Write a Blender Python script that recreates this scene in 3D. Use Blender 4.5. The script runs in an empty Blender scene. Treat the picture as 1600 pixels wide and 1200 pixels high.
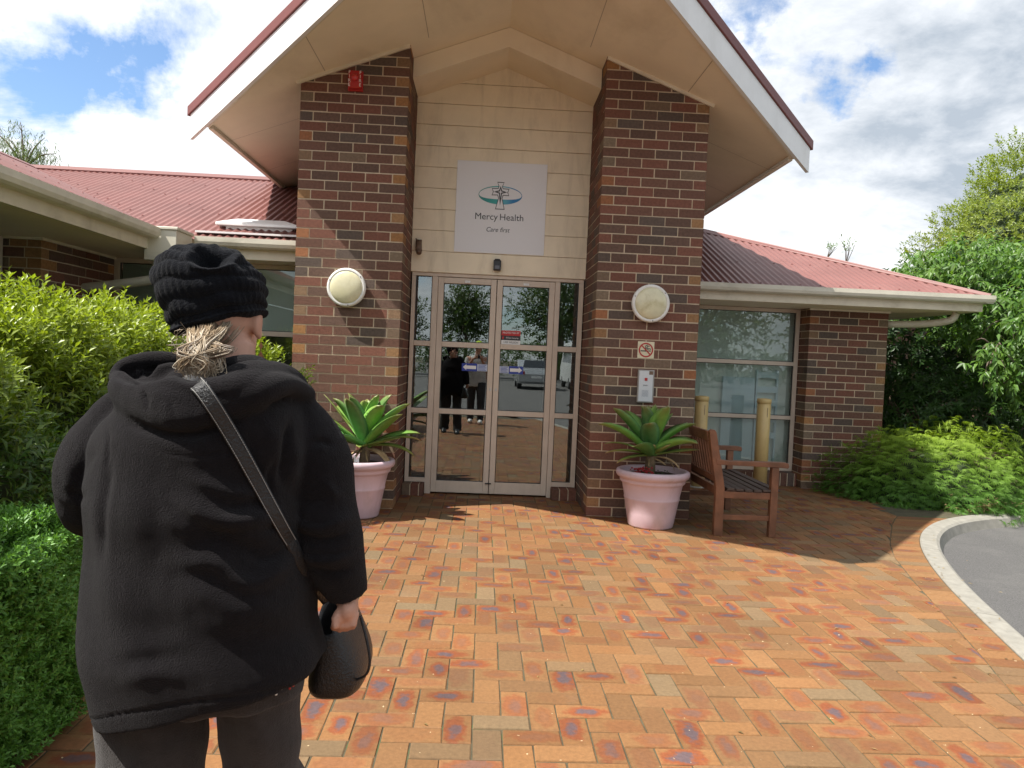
import bpy, bmesh, math, random
import numpy as np
from mathutils import Vector, Matrix
random.seed(7); RNG = np.random.default_rng(11)
SC = bpy.context.scene
COL = SC.collection
R = math.radians
# ------------------------------------------------------------------ camera
CAM = np.array([-1.002, -6.944, 1.421])
YAW, PITCH, ROLL, FPX = 0.03904, -0.03470, 0.04347, 1196.8
def cam_axes():
    cy, sy = math.cos(YAW), math.sin(YAW)
    f = np.array([sy*math.cos(PITCH), cy*math.cos(PITCH), math.sin(PITCH)])
    r = np.array([cy, -sy, 0.0]); u = np.cross(r, f)
    return (math.cos(ROLL)*r + math.sin(ROLL)*u, -math.sin(ROLL)*r + math.cos(ROLL)*u, f)
CR, CU, CF = cam_axes()
def at(u, v, y):
    """the point of the place that the photograph shows at (u, v), at depth plane Y = y"""
    d = CF + CR*(u-800)/FPX - CU*(v-600)/FPX
    return CAM + d*((y-CAM[1])/d[1])
def project(P):
    d = np.asarray(P) - CAM; z = d @ CF
    return 800 + FPX*(d @ CR)/z, 600 - FPX*(d @ CU)/z
cam_data = bpy.data.cameras.new('camera')
cam_data.sensor_fit = 'HORIZONTAL'; cam_data.sensor_width = 36.0
cam_data.lens = 36.0*FPX/1600.0
cam_data.clip_start = 0.05; cam_data.clip_end = 2000
cam = bpy.data.objects.new('camera', cam_data); COL.objects.link(cam)
cam.matrix_world = Matrix(((CR[0], CU[0], -CF[0], CAM[0]), (CR[1], CU[1], -CF[1], CAM[1]), (CR[2], CU[2], -CF[2], CAM[2]), (0, 0, 0, 1)))
SC.camera = cam
# ------------------------------------------------------------------ light
SUNV = Vector((-0.60, -0.237, 1.0)).normalized()          # towards the sun
SC.view_settings.view_transform = 'Standard'; SC.view_settings.look = 'None'
SC.view_settings.exposure = 0.9; SC.view_settings.gamma = 1.0; SC.view_settings.use_curve_mapping = False
sl = bpy.data.lights.new('sun', 'SUN'); sl.energy = 4.6; sl.angle = R(0.5); sl.color = (1.0, 0.955, 0.88)
sun = bpy.data.objects.new('sun', sl); COL.objects.link(sun)
sun.rotation_euler = SUNV.to_track_quat('Z', 'Y').to_euler(); sun.location = (-6, -3, 12)
world = bpy.data.worlds.new('World'); SC.world = world; world.use_nodes = True
def build_world():
    nt = world.node_tree; nt.nodes.clear(); N = nt.nodes.new; L = nt.links.new
    out = N('ShaderNodeOutputWorld'); bg = N('ShaderNodeBackground'); bg.inputs['Strength'].default_value = 0.1
    sky = N('ShaderNodeTexSky'); sky.sky_type = 'NISHITA'; sky.sun_disc = False
    sky.sun_elevation = math.asin(SUNV.z); sky.sun_rotation = math.atan2(SUNV.x, SUNV.y)
    sky.air_density = 1.0; sky.dust_density = 0.6; sky.ozone_density = 1.4
    tc = N('ShaderNodeTexCoord'); sep = N('ShaderNodeSeparateXYZ'); L(tc.outputs['Generated'], sep.inputs[0])
    def M(op, a, b=None, c=None):
        n = N('ShaderNodeMath'); n.operation = op
        for i, x in enumerate((a, b, c)):
            if x is None: continue
            if isinstance(x, (int, float)): n.inputs[i].default_value = x
            else: L(x, n.inputs[i])
        return n.outputs[0]
    zz = M('MAXIMUM', sep.outputs['Z'], 0.0); den = M('ADD', zz, 0.28)
    cx = M('DIVIDE', sep.outputs['X'], den); cy = M('DIVIDE', sep.outputs['Y'], den)
    comb = N('ShaderNodeCombineXYZ'); L(cx, comb.inputs[0]); L(cy, comb.inputs[1]); comb.inputs[2].default_value = 2.3
    def noise(scale, detail, rough, dist=0.0, off=(0, 0, 0)):
        mp = N('ShaderNodeMapping'); mp.inputs['Location'].default_value = off; L(comb.outputs[0], mp.inputs[0])
        n = N('ShaderNodeTexNoise'); n.inputs['Scale'].default_value = scale; n.inputs['Detail'].default_value = detail
        n.inputs['Roughness'].default_value = rough; n.inputs['Distortion'].default_value = dist; L(mp.outputs[0], n.inputs['Vector'])
        return n.outputs['Fac']
    n1 = noise(1.9, 12, 0.62, 0.35, SKYOFF); n2 = noise(1.5, 7, 0.58, 0.3, (5.2, 1.7, 0)); n3 = noise(6.0, 8, 0.62, 0.2, (1.2, 4.7, 0))
    # gaps of blue in the cloud cover, each in its own direction of the sky, their edges torn by noise
    wn = N('ShaderNodeTexNoise'); wn.inputs['Scale'].default_value = 7.0; wn.inputs['Detail'].default_value = 9; wn.inputs['Roughness'].default_value = .62; L(tc.outputs['Generated'], wn.inputs['Vector'])
    wv = N('ShaderNodeVectorMath'); wv.operation = 'MULTIPLY_ADD'; L(wn.outputs['Color'], wv.inputs[0]); wv.inputs[1].default_value = (.24, .24, .24); wv.inputs[2].default_value = (-.12, -.12, -.12)
    wd = N('ShaderNodeVectorMath'); wd.operation = 'ADD'; L(tc.outputs['Generated'], wd.inputs[0]); L(wv.outputs[0], wd.inputs[1])
    gap = None
    for (u, v, w, a) in ((95, 108, .055, .22), (180, 130, .045, .20), (250, 84, .040, .19), (10, 185, .05, .18), (20, 30, .04, .08), (330, 20, .05, .10), (1125, 8, .05, .26), (1300, 118, .045, .22), (1345, 100, .03, .17), (1165, 40, .04, .18), (1420, 30, .05, .12), (1560, 120, .05, .12)):
        d = CF + CR*(u-800)/FPX - CU*(v-600)/FPX; d = d/np.linalg.norm(d)
        vm = N('ShaderNodeVectorMath'); vm.operation = 'DISTANCE'; L(wd.outputs[0], vm.inputs[0]); vm.inputs[1].default_value = tuple(d)
        g = M('MULTIPLY', M('POWER', 2.718, M('MULTIPLY', M('POWER', M('DIVIDE', vm.outputs['Value'], w), 2.0), -1.0)), a)
        gap = g if gap is None else M('ADD', gap, g)
    behind = M('MULTIPLY', M('MAXIMUM', M('SUBTRACT', 0.05, sep.outputs['Y']), 0.0), 0.15)
    high = M('MULTIPLY', M('MAXIMUM', M('SUBTRACT', sep.outputs['Z'], 0.62), 0.0), 0.30)
    cover = M('SUBTRACT', M('SUBTRACT', M('SUBTRACT', M('ADD', n1, 0.15), gap), behind), high)
    rp = N('ShaderNodeValToRGB'); L(cover, rp.inputs[0])
    e = rp.color_ramp.elements; e[0].position = 0.31; e[0].color = (0, 0, 0, 1); e[1].position = 0.50; e[1].color = (1, 1, 1, 1)
    # brightness of the cloud: thick parts are greyer, more so away from the sun
    side = M('MULTIPLY_ADD', sep.outputs['X'], 0.75, 0.36)
    dens = M('ADD', M('MULTIPLY', n2, 0.55), M('MULTIPLY', n3, 0.45))
    grey = M('MULTIPLY', M('MAXIMUM', M('SUBTRACT', dens, 0.36), 0.0), 4.2)
    grey = M('MINIMUM', M('MULTIPLY', grey, M('MAXIMUM', M('ADD', side, 0.18), 0.12)), 1.0)
    cc = N('ShaderNodeMix'); cc.data_type = 'RGBA'; L(grey, cc.inputs['Factor'])
    cc.inputs['A'].default_value = (7.0, 7.1, 7.25, 1); cc.inputs['B'].default_value = (2.9, 3.3, 3.8, 1)
    skm = N('ShaderNodeMix'); skm.data_type = 'RGBA'; skm.blend_type = 'MULTIPLY'; skm.inputs['Factor'].default_value = 1.0
    L(sky.outputs[0], skm.inputs['A']); skm.inputs['B'].default_value = SKYTINT
    mx = N('ShaderNodeMix'); mx.data_type = 'RGBA'; L(rp.outputs[0], mx.inputs['Factor'])
    L(skm.outputs['Result'], mx.inputs['A']); L(cc.outputs['Result'], mx.inputs['B'])
    L(mx.outputs['Result'], bg.inputs['Color']); L(bg.outputs[0], out.inputs[0])
SKYOFF = (0.4, 0.2, 0.0); SKYTINT = (0.9, 1.0, 1.1, 1)
build_world()
# ------------------------------------------------------------------ materials
MATS = {}
def mat(name, col, rough=0.6, var=0.0, vscale=8.0, bump=0.0, bscale=60.0, attr=None, metal=0.0, spec=0.5, sheen=0.0, transl=None, streak=None, coat=0.0, blotch=None):
    """procedural material. var: noise variation of the colour; attr: per-vertex tint; transl: light let through (leaves)"""
    if name in MATS: return MATS[name]
    m = bpy.data.materials.new(name); m.use_nodes = True; nt = m.node_tree; N = nt.nodes.new; L = nt.links.new
    b = nt.nodes['Principled BSDF']; b.inputs['Roughness'].default_value = rough; b.inputs['Metallic'].default_value = metal
    b.inputs['Specular IOR Level'].default_value = spec
    if sheen: b.inputs['Sheen Weight'].default_value = sheen; b.inputs['Sheen Roughness'].default_value = 0.5
    if coat: b.inputs['Coat Weight'].default_value = coat; b.inputs['Coat Roughness'].default_value = 0.12
    tc = N('ShaderNodeTexCoord')
    if attr:
        a = N('ShaderNodeAttribute'); a.attribute_name = attr; c = a.outputs['Color']
    else:
        rgb = N('ShaderNodeRGB'); rgb.outputs[0].default_value = (*col, 1); c = rgb.outputs[0]
    def noise(scale, detail=5, rough=0.6, vec=None, dist=0.0):
        n = N('ShaderNodeTexNoise'); n.inputs['Scale'].default_value = scale; n.inputs['Detail'].default_value = detail
        n.inputs['Roughness'].default_value = rough; n.inputs['Distortion'].default_value = dist
        L(vec if vec else tc.outputs['Object'], n.inputs['Vector']); return n.outputs['Fac']
    if var:
        mr = N('ShaderNodeMapRange'); L(noise(vscale), mr.inputs['Value'])
        mr.inputs['From Min'].default_value = 0.3; mr.inputs['From Max'].default_value = 0.7
        mr.inputs['To Min'].default_value = 1-var; mr.inputs['To Max'].default_value = 1+var
        mx = N('ShaderNodeMix'); mx.data_type = 'RGBA'; mx.blend_type = 'MULTIPLY'; mx.inputs['Factor'].default_value = 1
        L(c, mx.inputs['A']); L(mr.outputs[0], mx.inputs['B']); c = mx.outputs['Result']
    if streak:                                             # (colour, stretch vector, amount): stains with a shape of their own
        scol, sv, am = streak
        mp = N('ShaderNodeMapping'); mp.inputs['Scale'].default_value = sv; L(tc.outputs['Object'], mp.inputs[0])
        rp = N('ShaderNodeValToRGB'); L(noise(1.0, 6, 0.65, mp.outputs[0], 0.4), rp.inputs[0])
        rp.color_ramp.elements[0].position = 0.5; rp.color_ramp.elements[0].color = (0, 0, 0, 1)
        rp.color_ramp.elements[1].position = 0.75; rp.color_ramp.elements[1].color = (am, am, am, 1)
        mx = N('ShaderNodeMix'); mx.data_type = 'RGBA'; L(rp.outputs[0], mx.inputs['Factor']); L(c, mx.inputs['A']); mx.inputs['B'].default_value = (*scol, 1); c = mx.outputs['Result']
    if blotch:                                             # (colour, scale, threshold)
        bcol, bs, th = blotch
        rp = N('ShaderNodeValToRGB'); L(noise(bs, 6, 0.7, None, 0.3), rp.inputs[0])
        rp.color_ramp.elements[0].position = th; rp.color_ramp.elements[0].color = (0, 0, 0, 1)
        rp.color_ramp.elements[1].position = th+0.06; rp.color_ramp.elements[1].color = (1, 1, 1, 1)
        mx = N('ShaderNodeMix'); mx.data_type = 'RGBA'; L(rp.outputs[0], mx.inputs['Factor']); L(c, mx.inputs['A']); mx.inputs['B'].default_value = (*bcol, 1); c = mx.outputs['Result']
    L(c, b.inputs['Base Color'])
    if bump:
        bp = N('ShaderNodeBump'); bp.inputs['Strength'].default_value = min(1.0, bump); bp.inputs['Distance'].default_value = 0.004*max(1.0, bump)
        L(noise(bscale, 4, 0.6), bp.inputs['Height']); L(bp.outputs[0], b.inputs['Normal'])
    if transl:
        t = N('ShaderNodeBsdfTranslucent')
        mx = N('ShaderNodeMix'); mx.data_type = 'RGBA'; mx.blend_type = 'MULTIPLY'; mx.inputs['Factor'].default_value = 1
        L(c, mx.inputs['A']); mx.inputs['B'].default_value = (1.5, 1.55, 0.6, 1); L(mx.outputs['Result'], t.inputs['Color'])
        ms = N('ShaderNodeMixShader'); ms.inputs[0].default_value = transl
        L(b.outputs[0], ms.inputs[1]); L(t.outputs[0], ms.inputs[2]); L(ms.outputs[0], nt.nodes['Material Output'].inputs['Surface'])
    MATS[name] = m; return m
def glass_mat(name, tint, refl, rough=0.0):
    m = bpy.data.materials.new(name); m.use_nodes = True; nt = m.node_tree; nt.nodes.clear(); N = nt.nodes.new; L = nt.links.new
    o = N('ShaderNodeOutputMaterial'); t = N('ShaderNodeBsdfTransparent'); t.inputs[0].default_value = (*tint, 1)
    g = N('ShaderNodeBsdfGlossy'); g.inputs['Roughness'].default_value = rough; g.inputs['Color'].default_value = (0.95, 1.0, 1.0, 1)
    fr = N('ShaderNodeLayerWeight'); fr.inputs['Blend'].default_value = 0.25
    mr = N('ShaderNodeMapRange'); L(fr.outputs['Fresnel'], mr.inputs['Value']); mr.inputs['To Min'].default_value = refl; mr.inputs['To Max'].default_value = 1.0
    ms = N('ShaderNodeMixShader'); L(mr.outputs[0], ms.inputs[0]); L(t.outputs[0], ms.inputs[1]); L(g.outputs[0], ms.inputs[2]); L(ms.outputs[0], o.inputs[0])
    return m
# ------------------------------------------------------------------ mesh helpers
def nrm(v):
    v = np.asarray(v, float); return v/np.maximum(np.linalg.norm(v, axis=-1, keepdims=True), 1e-9)
class MB:
    def __init__(s): s.v = []; s.f = []; s.c = []; s.uv = []; s.mi = []; s.n = 0
    def add(s, verts, faces, col=None, mi=0):
        verts = [tuple(map(float, q)) for q in verts]
        s.v += verts; s.f += [tuple(i+s.n for i in f) for f in faces]; s.mi += [mi]*len(faces)
        s.c += [col if col else (1, 1, 1)]*len(verts); s.n += len(verts); return s
    def box(s, a, b, col=None, ch=0.0, mi=0):
        x0, y0, z0 = a; x1, y1, z1 = b
        if ch <= 0:
            V = [(x0,y0,z0),(x1,y0,z0),(x1,y1,z0),(x0,y1,z0),(x0,y0,z1),(x1,y0,z1),(x1,y1,z1),(x0,y1,z1)]
            return s.add(V, [(0,3,2,1),(4,5,6,7),(0,1,5,4),(1,2,6,5),(2,3,7,6),(3,0,4,7)], col, mi)
        bm = bmesh.new(); bmesh.ops.create_cube(bm, size=1)
        for q in bm.verts: q.co = ((x0+x1)/2+q.co.x*(x1-x0), (y0+y1)/2+q.co.y*(y1-y0), (z0+z1)/2+q.co.z*(z1-z0))
        bmesh.ops.bevel(bm, geom=bm.edges[:], offset=ch, segments=2, profile=0.5, affect='EDGES')
        bm.verts.index_update()
        s.add([q.co for q in bm.verts], [tuple(q.index for q in f.verts) for f in bm.faces], col, mi); bm.free(); return s
    def bar(s, p0, p1, w, h, up=(0, 0, 1), col=None, ch=0.0):
        """rectangular bar from p0 to p1, w across, h along up"""
        p0 = np.array(p0, float); p1 = np.array(p1, float); d = nrm(p1-p0); L = np.linalg.norm(p1-p0)
        x = nrm(np.cross(d, up)); z = np.cross(x, d)
        t = MB(); t.box((-w/2, 0, -h/2), (w/2, L, h/2), ch=ch)
        V = [p0 + x*q[0] + d*q[1] + z*q[2] for q in t.v]
        return s.add(V, t.f, col)
    def loft(s, rings, closed=True, cap=True, col=None):
        n = len(rings[0]); V = [q for r in rings for q in r]; F = []
        for i in range(len(rings)-1):
            for j in range(n if closed else n-1):
                k = (j+1) % n; F.append((i*n+j, i*n+k, (i+1)*n+k, (i+1)*n+j))
        if cap and closed:
            F.append(tuple(range(n-1, -1, -1))); F.append(tuple((len(rings)-1)*n+j for j in range(n)))
        return s.add(V, F, col)
    def tube(s, path, rad, seg=10, cap=True, round_ends=False, col=None, flat=1.0, up=(0.13, 0.21, 0.97)):
        P = np.array(path, float); n = len(P); rad = np.broadcast_to(np.array(rad, float), (n,)).copy()
        if round_ends:
            d0 = nrm(P[0]-P[1]); d1 = nrm(P[-1]-P[-2])
            P = np.vstack([P[0]+d0*rad[0]*.85, P[0]+d0*rad[0]*.5, P, P[-1]+d1*rad[-1]*.5, P[-1]+d1*rad[-1]*.85])
            rad = np.concatenate([[rad[0]*.45, rad[0]*.83], rad, [rad[-1]*.83, rad[-1]*.45]])
        T = nrm(np.gradient(P, axis=0)); rings = []; x = nrm(np.cross(T[0], up))
        for i in range(len(P)):
            x = nrm(x - T[i]*(x @ T[i])); y = np.cross(T[i], x)
            a = np.linspace(0, 2*np.pi, seg, endpoint=False)
            rings.append([P[i] + rad[i]*(math.cos(q)*x + flat*math.sin(q)*y) for q in a])
        return s.loft(rings, True, cap, col)
    def lathe(s, c, prof, seg=40, col=None, cap=True):
        rings = [[(c[0]+r*math.cos(a), c[1]+r*math.sin(a), c[2]+z) for a in np.linspace(0, 2*np.pi, seg, endpoint=False)] for r, z in prof]
        return s.loft(rings, True, cap, col)
    def ball(s, c, r, seg=20, rot=None, col=None):
        r = np.broadcast_to(np.array(r, float), (3,)); rings = []
        for t in np.linspace(-np.pi/2*.97, np.pi/2*.97, max(8, seg//2)):
            ring = [np.array([math.cos(t)*math.cos(a)*r[0], math.cos(t)*math.sin(a)*r[1], math.sin(t)*r[2]]) for a in np.linspace(0, 2*np.pi, seg, endpoint=False)]
            if rot is not None: ring = [np.array(rot) @ q for q in ring]
            rings.append([q + np.array(c) for q in ring])
        return s.loft(rings, True, True, col)
    def prism(s, poly, d, col=None):
        """poly: planar 3-D outline, d: extrusion vector"""
        n = len(poly); P = [np.array(q, float) for q in poly]; d = np.array(d, float)
        V = P + [q+d for q in P]
        F = [tuple(range(n-1, -1, -1)), tuple(range(n, 2*n))] + [(i, (i+1) % n, n+(i+1) % n, n+i) for i in range(n)]
        return s.add(V, F, col)
    def mesh(s, name):
        me = bpy.data.meshes.new(name); me.from_pydata(s.v, [], s.f); me.validate(clean_customdata=False)
        return me
    def build(s, name, material, parent=None, smooth=False, bevel=0.0, recalc=True, tint=None):
        me = s.mesh(name)
        if recalc:
            bm = bmesh.new(); bm.from_mesh(me); bmesh.ops.recalc_face_normals(bm, faces=bm.faces); bm.to_mesh(me); bm.free()
        if tint:
            a = me.attributes.new(tint, 'FLOAT_COLOR', 'POINT')
            if len(me.vertices) == len(s.c): a.data.foreach_set('color', np.array([(*q, 1) for q in s.c], dtype=np.float32).ravel())
        return link(name, me, material, parent, smooth, bevel)
def link(name, me, material, parent=None, smooth=False, bevel=0.0):
    me.name = name
    for m in (material if isinstance(material, (list, tuple)) else [material]): me.materials.append(m)
    if smooth: me.polygons.foreach_set('use_smooth', [True]*len(me.polygons))
    o = bpy.data.objects.new(name, me); COL.objects.link(o)
    if parent is not None: attach(o, parent)
    if bevel:
        b = o.modifiers.new('bevel', 'BEVEL'); b.width = bevel; b.segments = 2; b.limit_method = 'ANGLE'; b.angle_limit = R(40)
    return o
def attach(o, p):
    o.parent = p
    if p.type == 'EMPTY': o.matrix_parent_inverse = Matrix.Translation(-Vector(p.location))
def thing(name, loc, label, cat, group=None):
    e = bpy.data.objects.new(name, None); COL.objects.link(e); e.location = loc; e.empty_display_size = 0.1
    return tag(e, label, cat, group)
def tag(o, label, cat, group=None, kind=None):
    o['label'] = label; o['category'] = cat
    if group: o['group'] = group
    if kind: o['kind'] = kind
    return o
def struct(o): o['kind'] = 'structure'; return o
def quick(name, verts, faces, material, parent=None, cols=None, smooth=False, tint='tint'):
    """fast mesh from numpy arrays (leaves, pavers)"""
    me = bpy.data.meshes.new(name); verts = np.asarray(verts, np.float32); faces = np.asarray(faces, np.int32)
    k = faces.shape[1]; me.vertices.add(len(verts)); me.vertices.foreach_set('co', verts.ravel())
    me.loops.add(faces.size); me.loops.foreach_set('vertex_index', faces.ravel())
    me.polygons.add(len(faces)); me.polygons.foreach_set('loop_start', np.arange(0, faces.size, k)); me.polygons.foreach_set('loop_total', np.full(len(faces), k))
    me.update(calc_edges=True)
    if cols is not None:
        a = me.attributes.new(tint, 'FLOAT_COLOR', 'POINT'); c = np.ones((len(verts), 4), np.float32); c[:, :3] = cols; a.data.foreach_set('color', c.ravel())
    return link(name, me, material, parent, smooth)
def fused(mb, voxel, smooth_it=6, fac=0.5):
    """one continuous skin over overlapping closed shapes"""
    me = mb.mesh('fuse'); bm = bmesh.new(); bm.from_mesh(me); bmesh.ops.recalc_face_normals(bm, faces=bm.faces); bm.to_mesh(me); bm.free()
    o = bpy.data.objects.new('fuse', me); COL.objects.link(o)
    m = o.modifiers.new('r', 'REMESH'); m.mode = 'VOXEL'; m.voxel_size = voxel; m.use_smooth_shade = True
    if smooth_it:
        q = o.modifiers.new('s', 'SMOOTH'); q.factor = fac; q.iterations = smooth_it
    dg = bpy.context.evaluated_depsgraph_get(); res = bpy.data.meshes.new_from_object(o.evaluated_get(dg), depsgraph=dg)
    bpy.data.objects.remove(o); bpy.data.meshes.remove(me); return res
def coords(me):
    c = np.empty(len(me.vertices)*3, np.float32); me.vertices.foreach_get('co', c); return c.reshape(-1, 3).astype(float)
def normals(me):
    c = np.empty(len(me.vertices)*3, np.float32); me.vertices.foreach_get('normal', c); return c.reshape(-1, 3).astype(float)
def set_coords(me, c): me.vertices.foreach_set('co', np.asarray(c, np.float32).ravel()); me.update()
def text_mb(body, size, depth=0.002, shear=0.0, align='CENTER', space=1.0):
    cu = bpy.data.curves.new('t', 'FONT'); cu.body = body; cu.size = size; cu.extrude = depth/2; cu.shear = shear; cu.align_x = align; cu.align_y = 'CENTER'; cu.space_character = space
    cu.resolution_u = 4
    o = bpy.data.objects.new('t', cu); COL.objects.link(o); dg = bpy.context.evaluated_depsgraph_get()
    me = bpy.data.meshes.new_from_object(o.evaluated_get(dg), depsgraph=dg); bpy.data.objects.remove(o); bpy.data.curves.remove(cu)
    V = coords(me); F = [tuple(p.vertices) for p in me.polygons]; bpy.data.meshes.remove(me); return V, F
def put_text(mb, body, size, c, shear=0.0, depth=0.002, align='CENTER', stretch=1.0, space=1.0):
    """lettering standing on a wall that faces -Y, centred at c"""
    V, F = text_mb(body, size, depth, shear, align, space)
    return mb.add([(c[0]+q[0]*stretch, c[1]-q[2], c[2]+q[1]) for q in V], F)
def smoothpath(pts, n):
    P = np.array(pts, float); t = np.linspace(0, 1, len(P)); k = np.linspace(0, 1, n); out = np.empty((n, P.shape[1]))
    m = np.gradient(P, t, axis=0)
    for i, q in enumerate(k):
        j = min(int(np.searchsorted(t, q, 'right'))-1, len(P)-2); h = t[j+1]-t[j]; s = (q-t[j])/h
        out[i] = (2*s**3-3*s**2+1)*P[j] + (s**3-2*s**2+s)*h*m[j] + (-2*s**3+3*s**2)*P[j+1] + (s**3-s**2)*h*m[j+1]
    return out
# ================================================================== materials of the place
M_white = mat('white_paint', (0.80, 0.80, 0.79), 0.45, 0.05, 3, streak=((0.45, 0.42, 0.36), (3, 3, 1.2), 0.25))
M_board = mat('cream_board', (0.88, 0.775, 0.585), 0.5, 0.05, 4, 0.15, 40, streak=((0.46, 0.38, 0.26), (6, 6, 1.3), 0.45), blotch=((0.50, 0.40, 0.27), 11, 0.70))
M_soffit = mat('cream_soffit', (0.88, 0.77, 0.59), 0.6, 0.06, 1.5, streak=((0.52, 0.42, 0.28), (1.6, .7, 1.2), 0.45), blotch=((0.55, 0.45, 0.31), 5, 0.72))
M_trim = mat('cream_trim', (0.72, 0.65, 0.51), 0.5, 0.06, 6, streak=((0.36, 0.30, 0.20), (4, 4, 4), 0.4))
M_gutter = mat('cream_gutter_paint', (0.66, 0.62, 0.51), 0.4, 0.07, 5, streak=((0.30, 0.27, 0.20), (2.0, 2.0, 6), 0.6))
M_roof = mat('red_roof_steel', (0.188, 0.074, 0.064), 0.5, 0.12, 1.6, streak=((0.24, 0.115, 0.10), (2, 2, 2), 0.5))
M_roofdark = mat('red_capping', (0.16, 0.040, 0.034), 0.45, 0.08, 5)
M_brick = mat('brick', (1, 1, 1), 0.85, 0.22, 45, 0.9, 120, attr='tint', spec=0.25, blotch=None)
M_mortar = mat('mortar', (0.58, 0.475, 0.34), 0.9, 0.12, 30, 0.6, 150, spec=0.2)
M_frame = mat('door_frame_paint', (0.64, 0.54, 0.44), 0.45, 0.05, 8, streak=((0.33, 0.25, 0.18), (6, 6, 2), 0.3))
M_black = mat('black_rubber', (0.018, 0.018, 0.02), 0.5)
M_blackpl = mat('black_plastic', (0.022, 0.022, 0.025), 0.35)
M_glass = glass_mat('door_glass', (0.66, 0.70, 0.69), 0.155)
M_wglass = glass_mat('window_glass', (0.87, 0.90, 0.88), 0.05)
M_blind = mat('grey_blind', (0.68, 0.73, 0.70), 0.7, 0.05, 1.5)
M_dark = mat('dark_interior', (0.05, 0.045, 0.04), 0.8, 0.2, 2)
M_steel = mat('brushed_steel', (0.55, 0.54, 0.52), 0.3, 0.05, 20, metal=0.9)

# ================================================================== ground
def band_x(y):
    ys = [-9.0, -6.5, -4.6, -3.59, -3.2, -2.63, -1.85, -1.15, -0.715, 0.10, 0.55]
    xs = [0.10, 0.66, 1.17, 1.466, 1.60, 1.78, 2.02, 2.26, 2.46, 2.92, 3.22]
    return float(np.interp(y, ys, xs))
KERB_IN = [(0.28, -9.2), (0.85, -6.6), (1.35, -4.7), (1.66, -3.7), (1.82, -3.15), (1.99, -2.6), (2.20, -1.95), (2.45, -1.30), (2.74, -0.68), (3.06, -0.17), (3.45, 0.27), (3.90, 0.60), (4.5, 0.86), (5.4, 1.0), (7.5, 1.05)]
def kerb_profile(n=120): return smoothpath([(x, y, 0) for x, y in KERB_IN], n)
g = MB(); g.add([(-300, -300, -0.16), (300, -300, -0.16), (300, 300, -0.16), (-300, 300, -0.16)], [(0, 1, 2, 3)])
struct(g.build('ground', mat('earth', (0.10, 0.085, 0.055), 0.95, 0.3, 2, 0.6, 30)))
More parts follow.
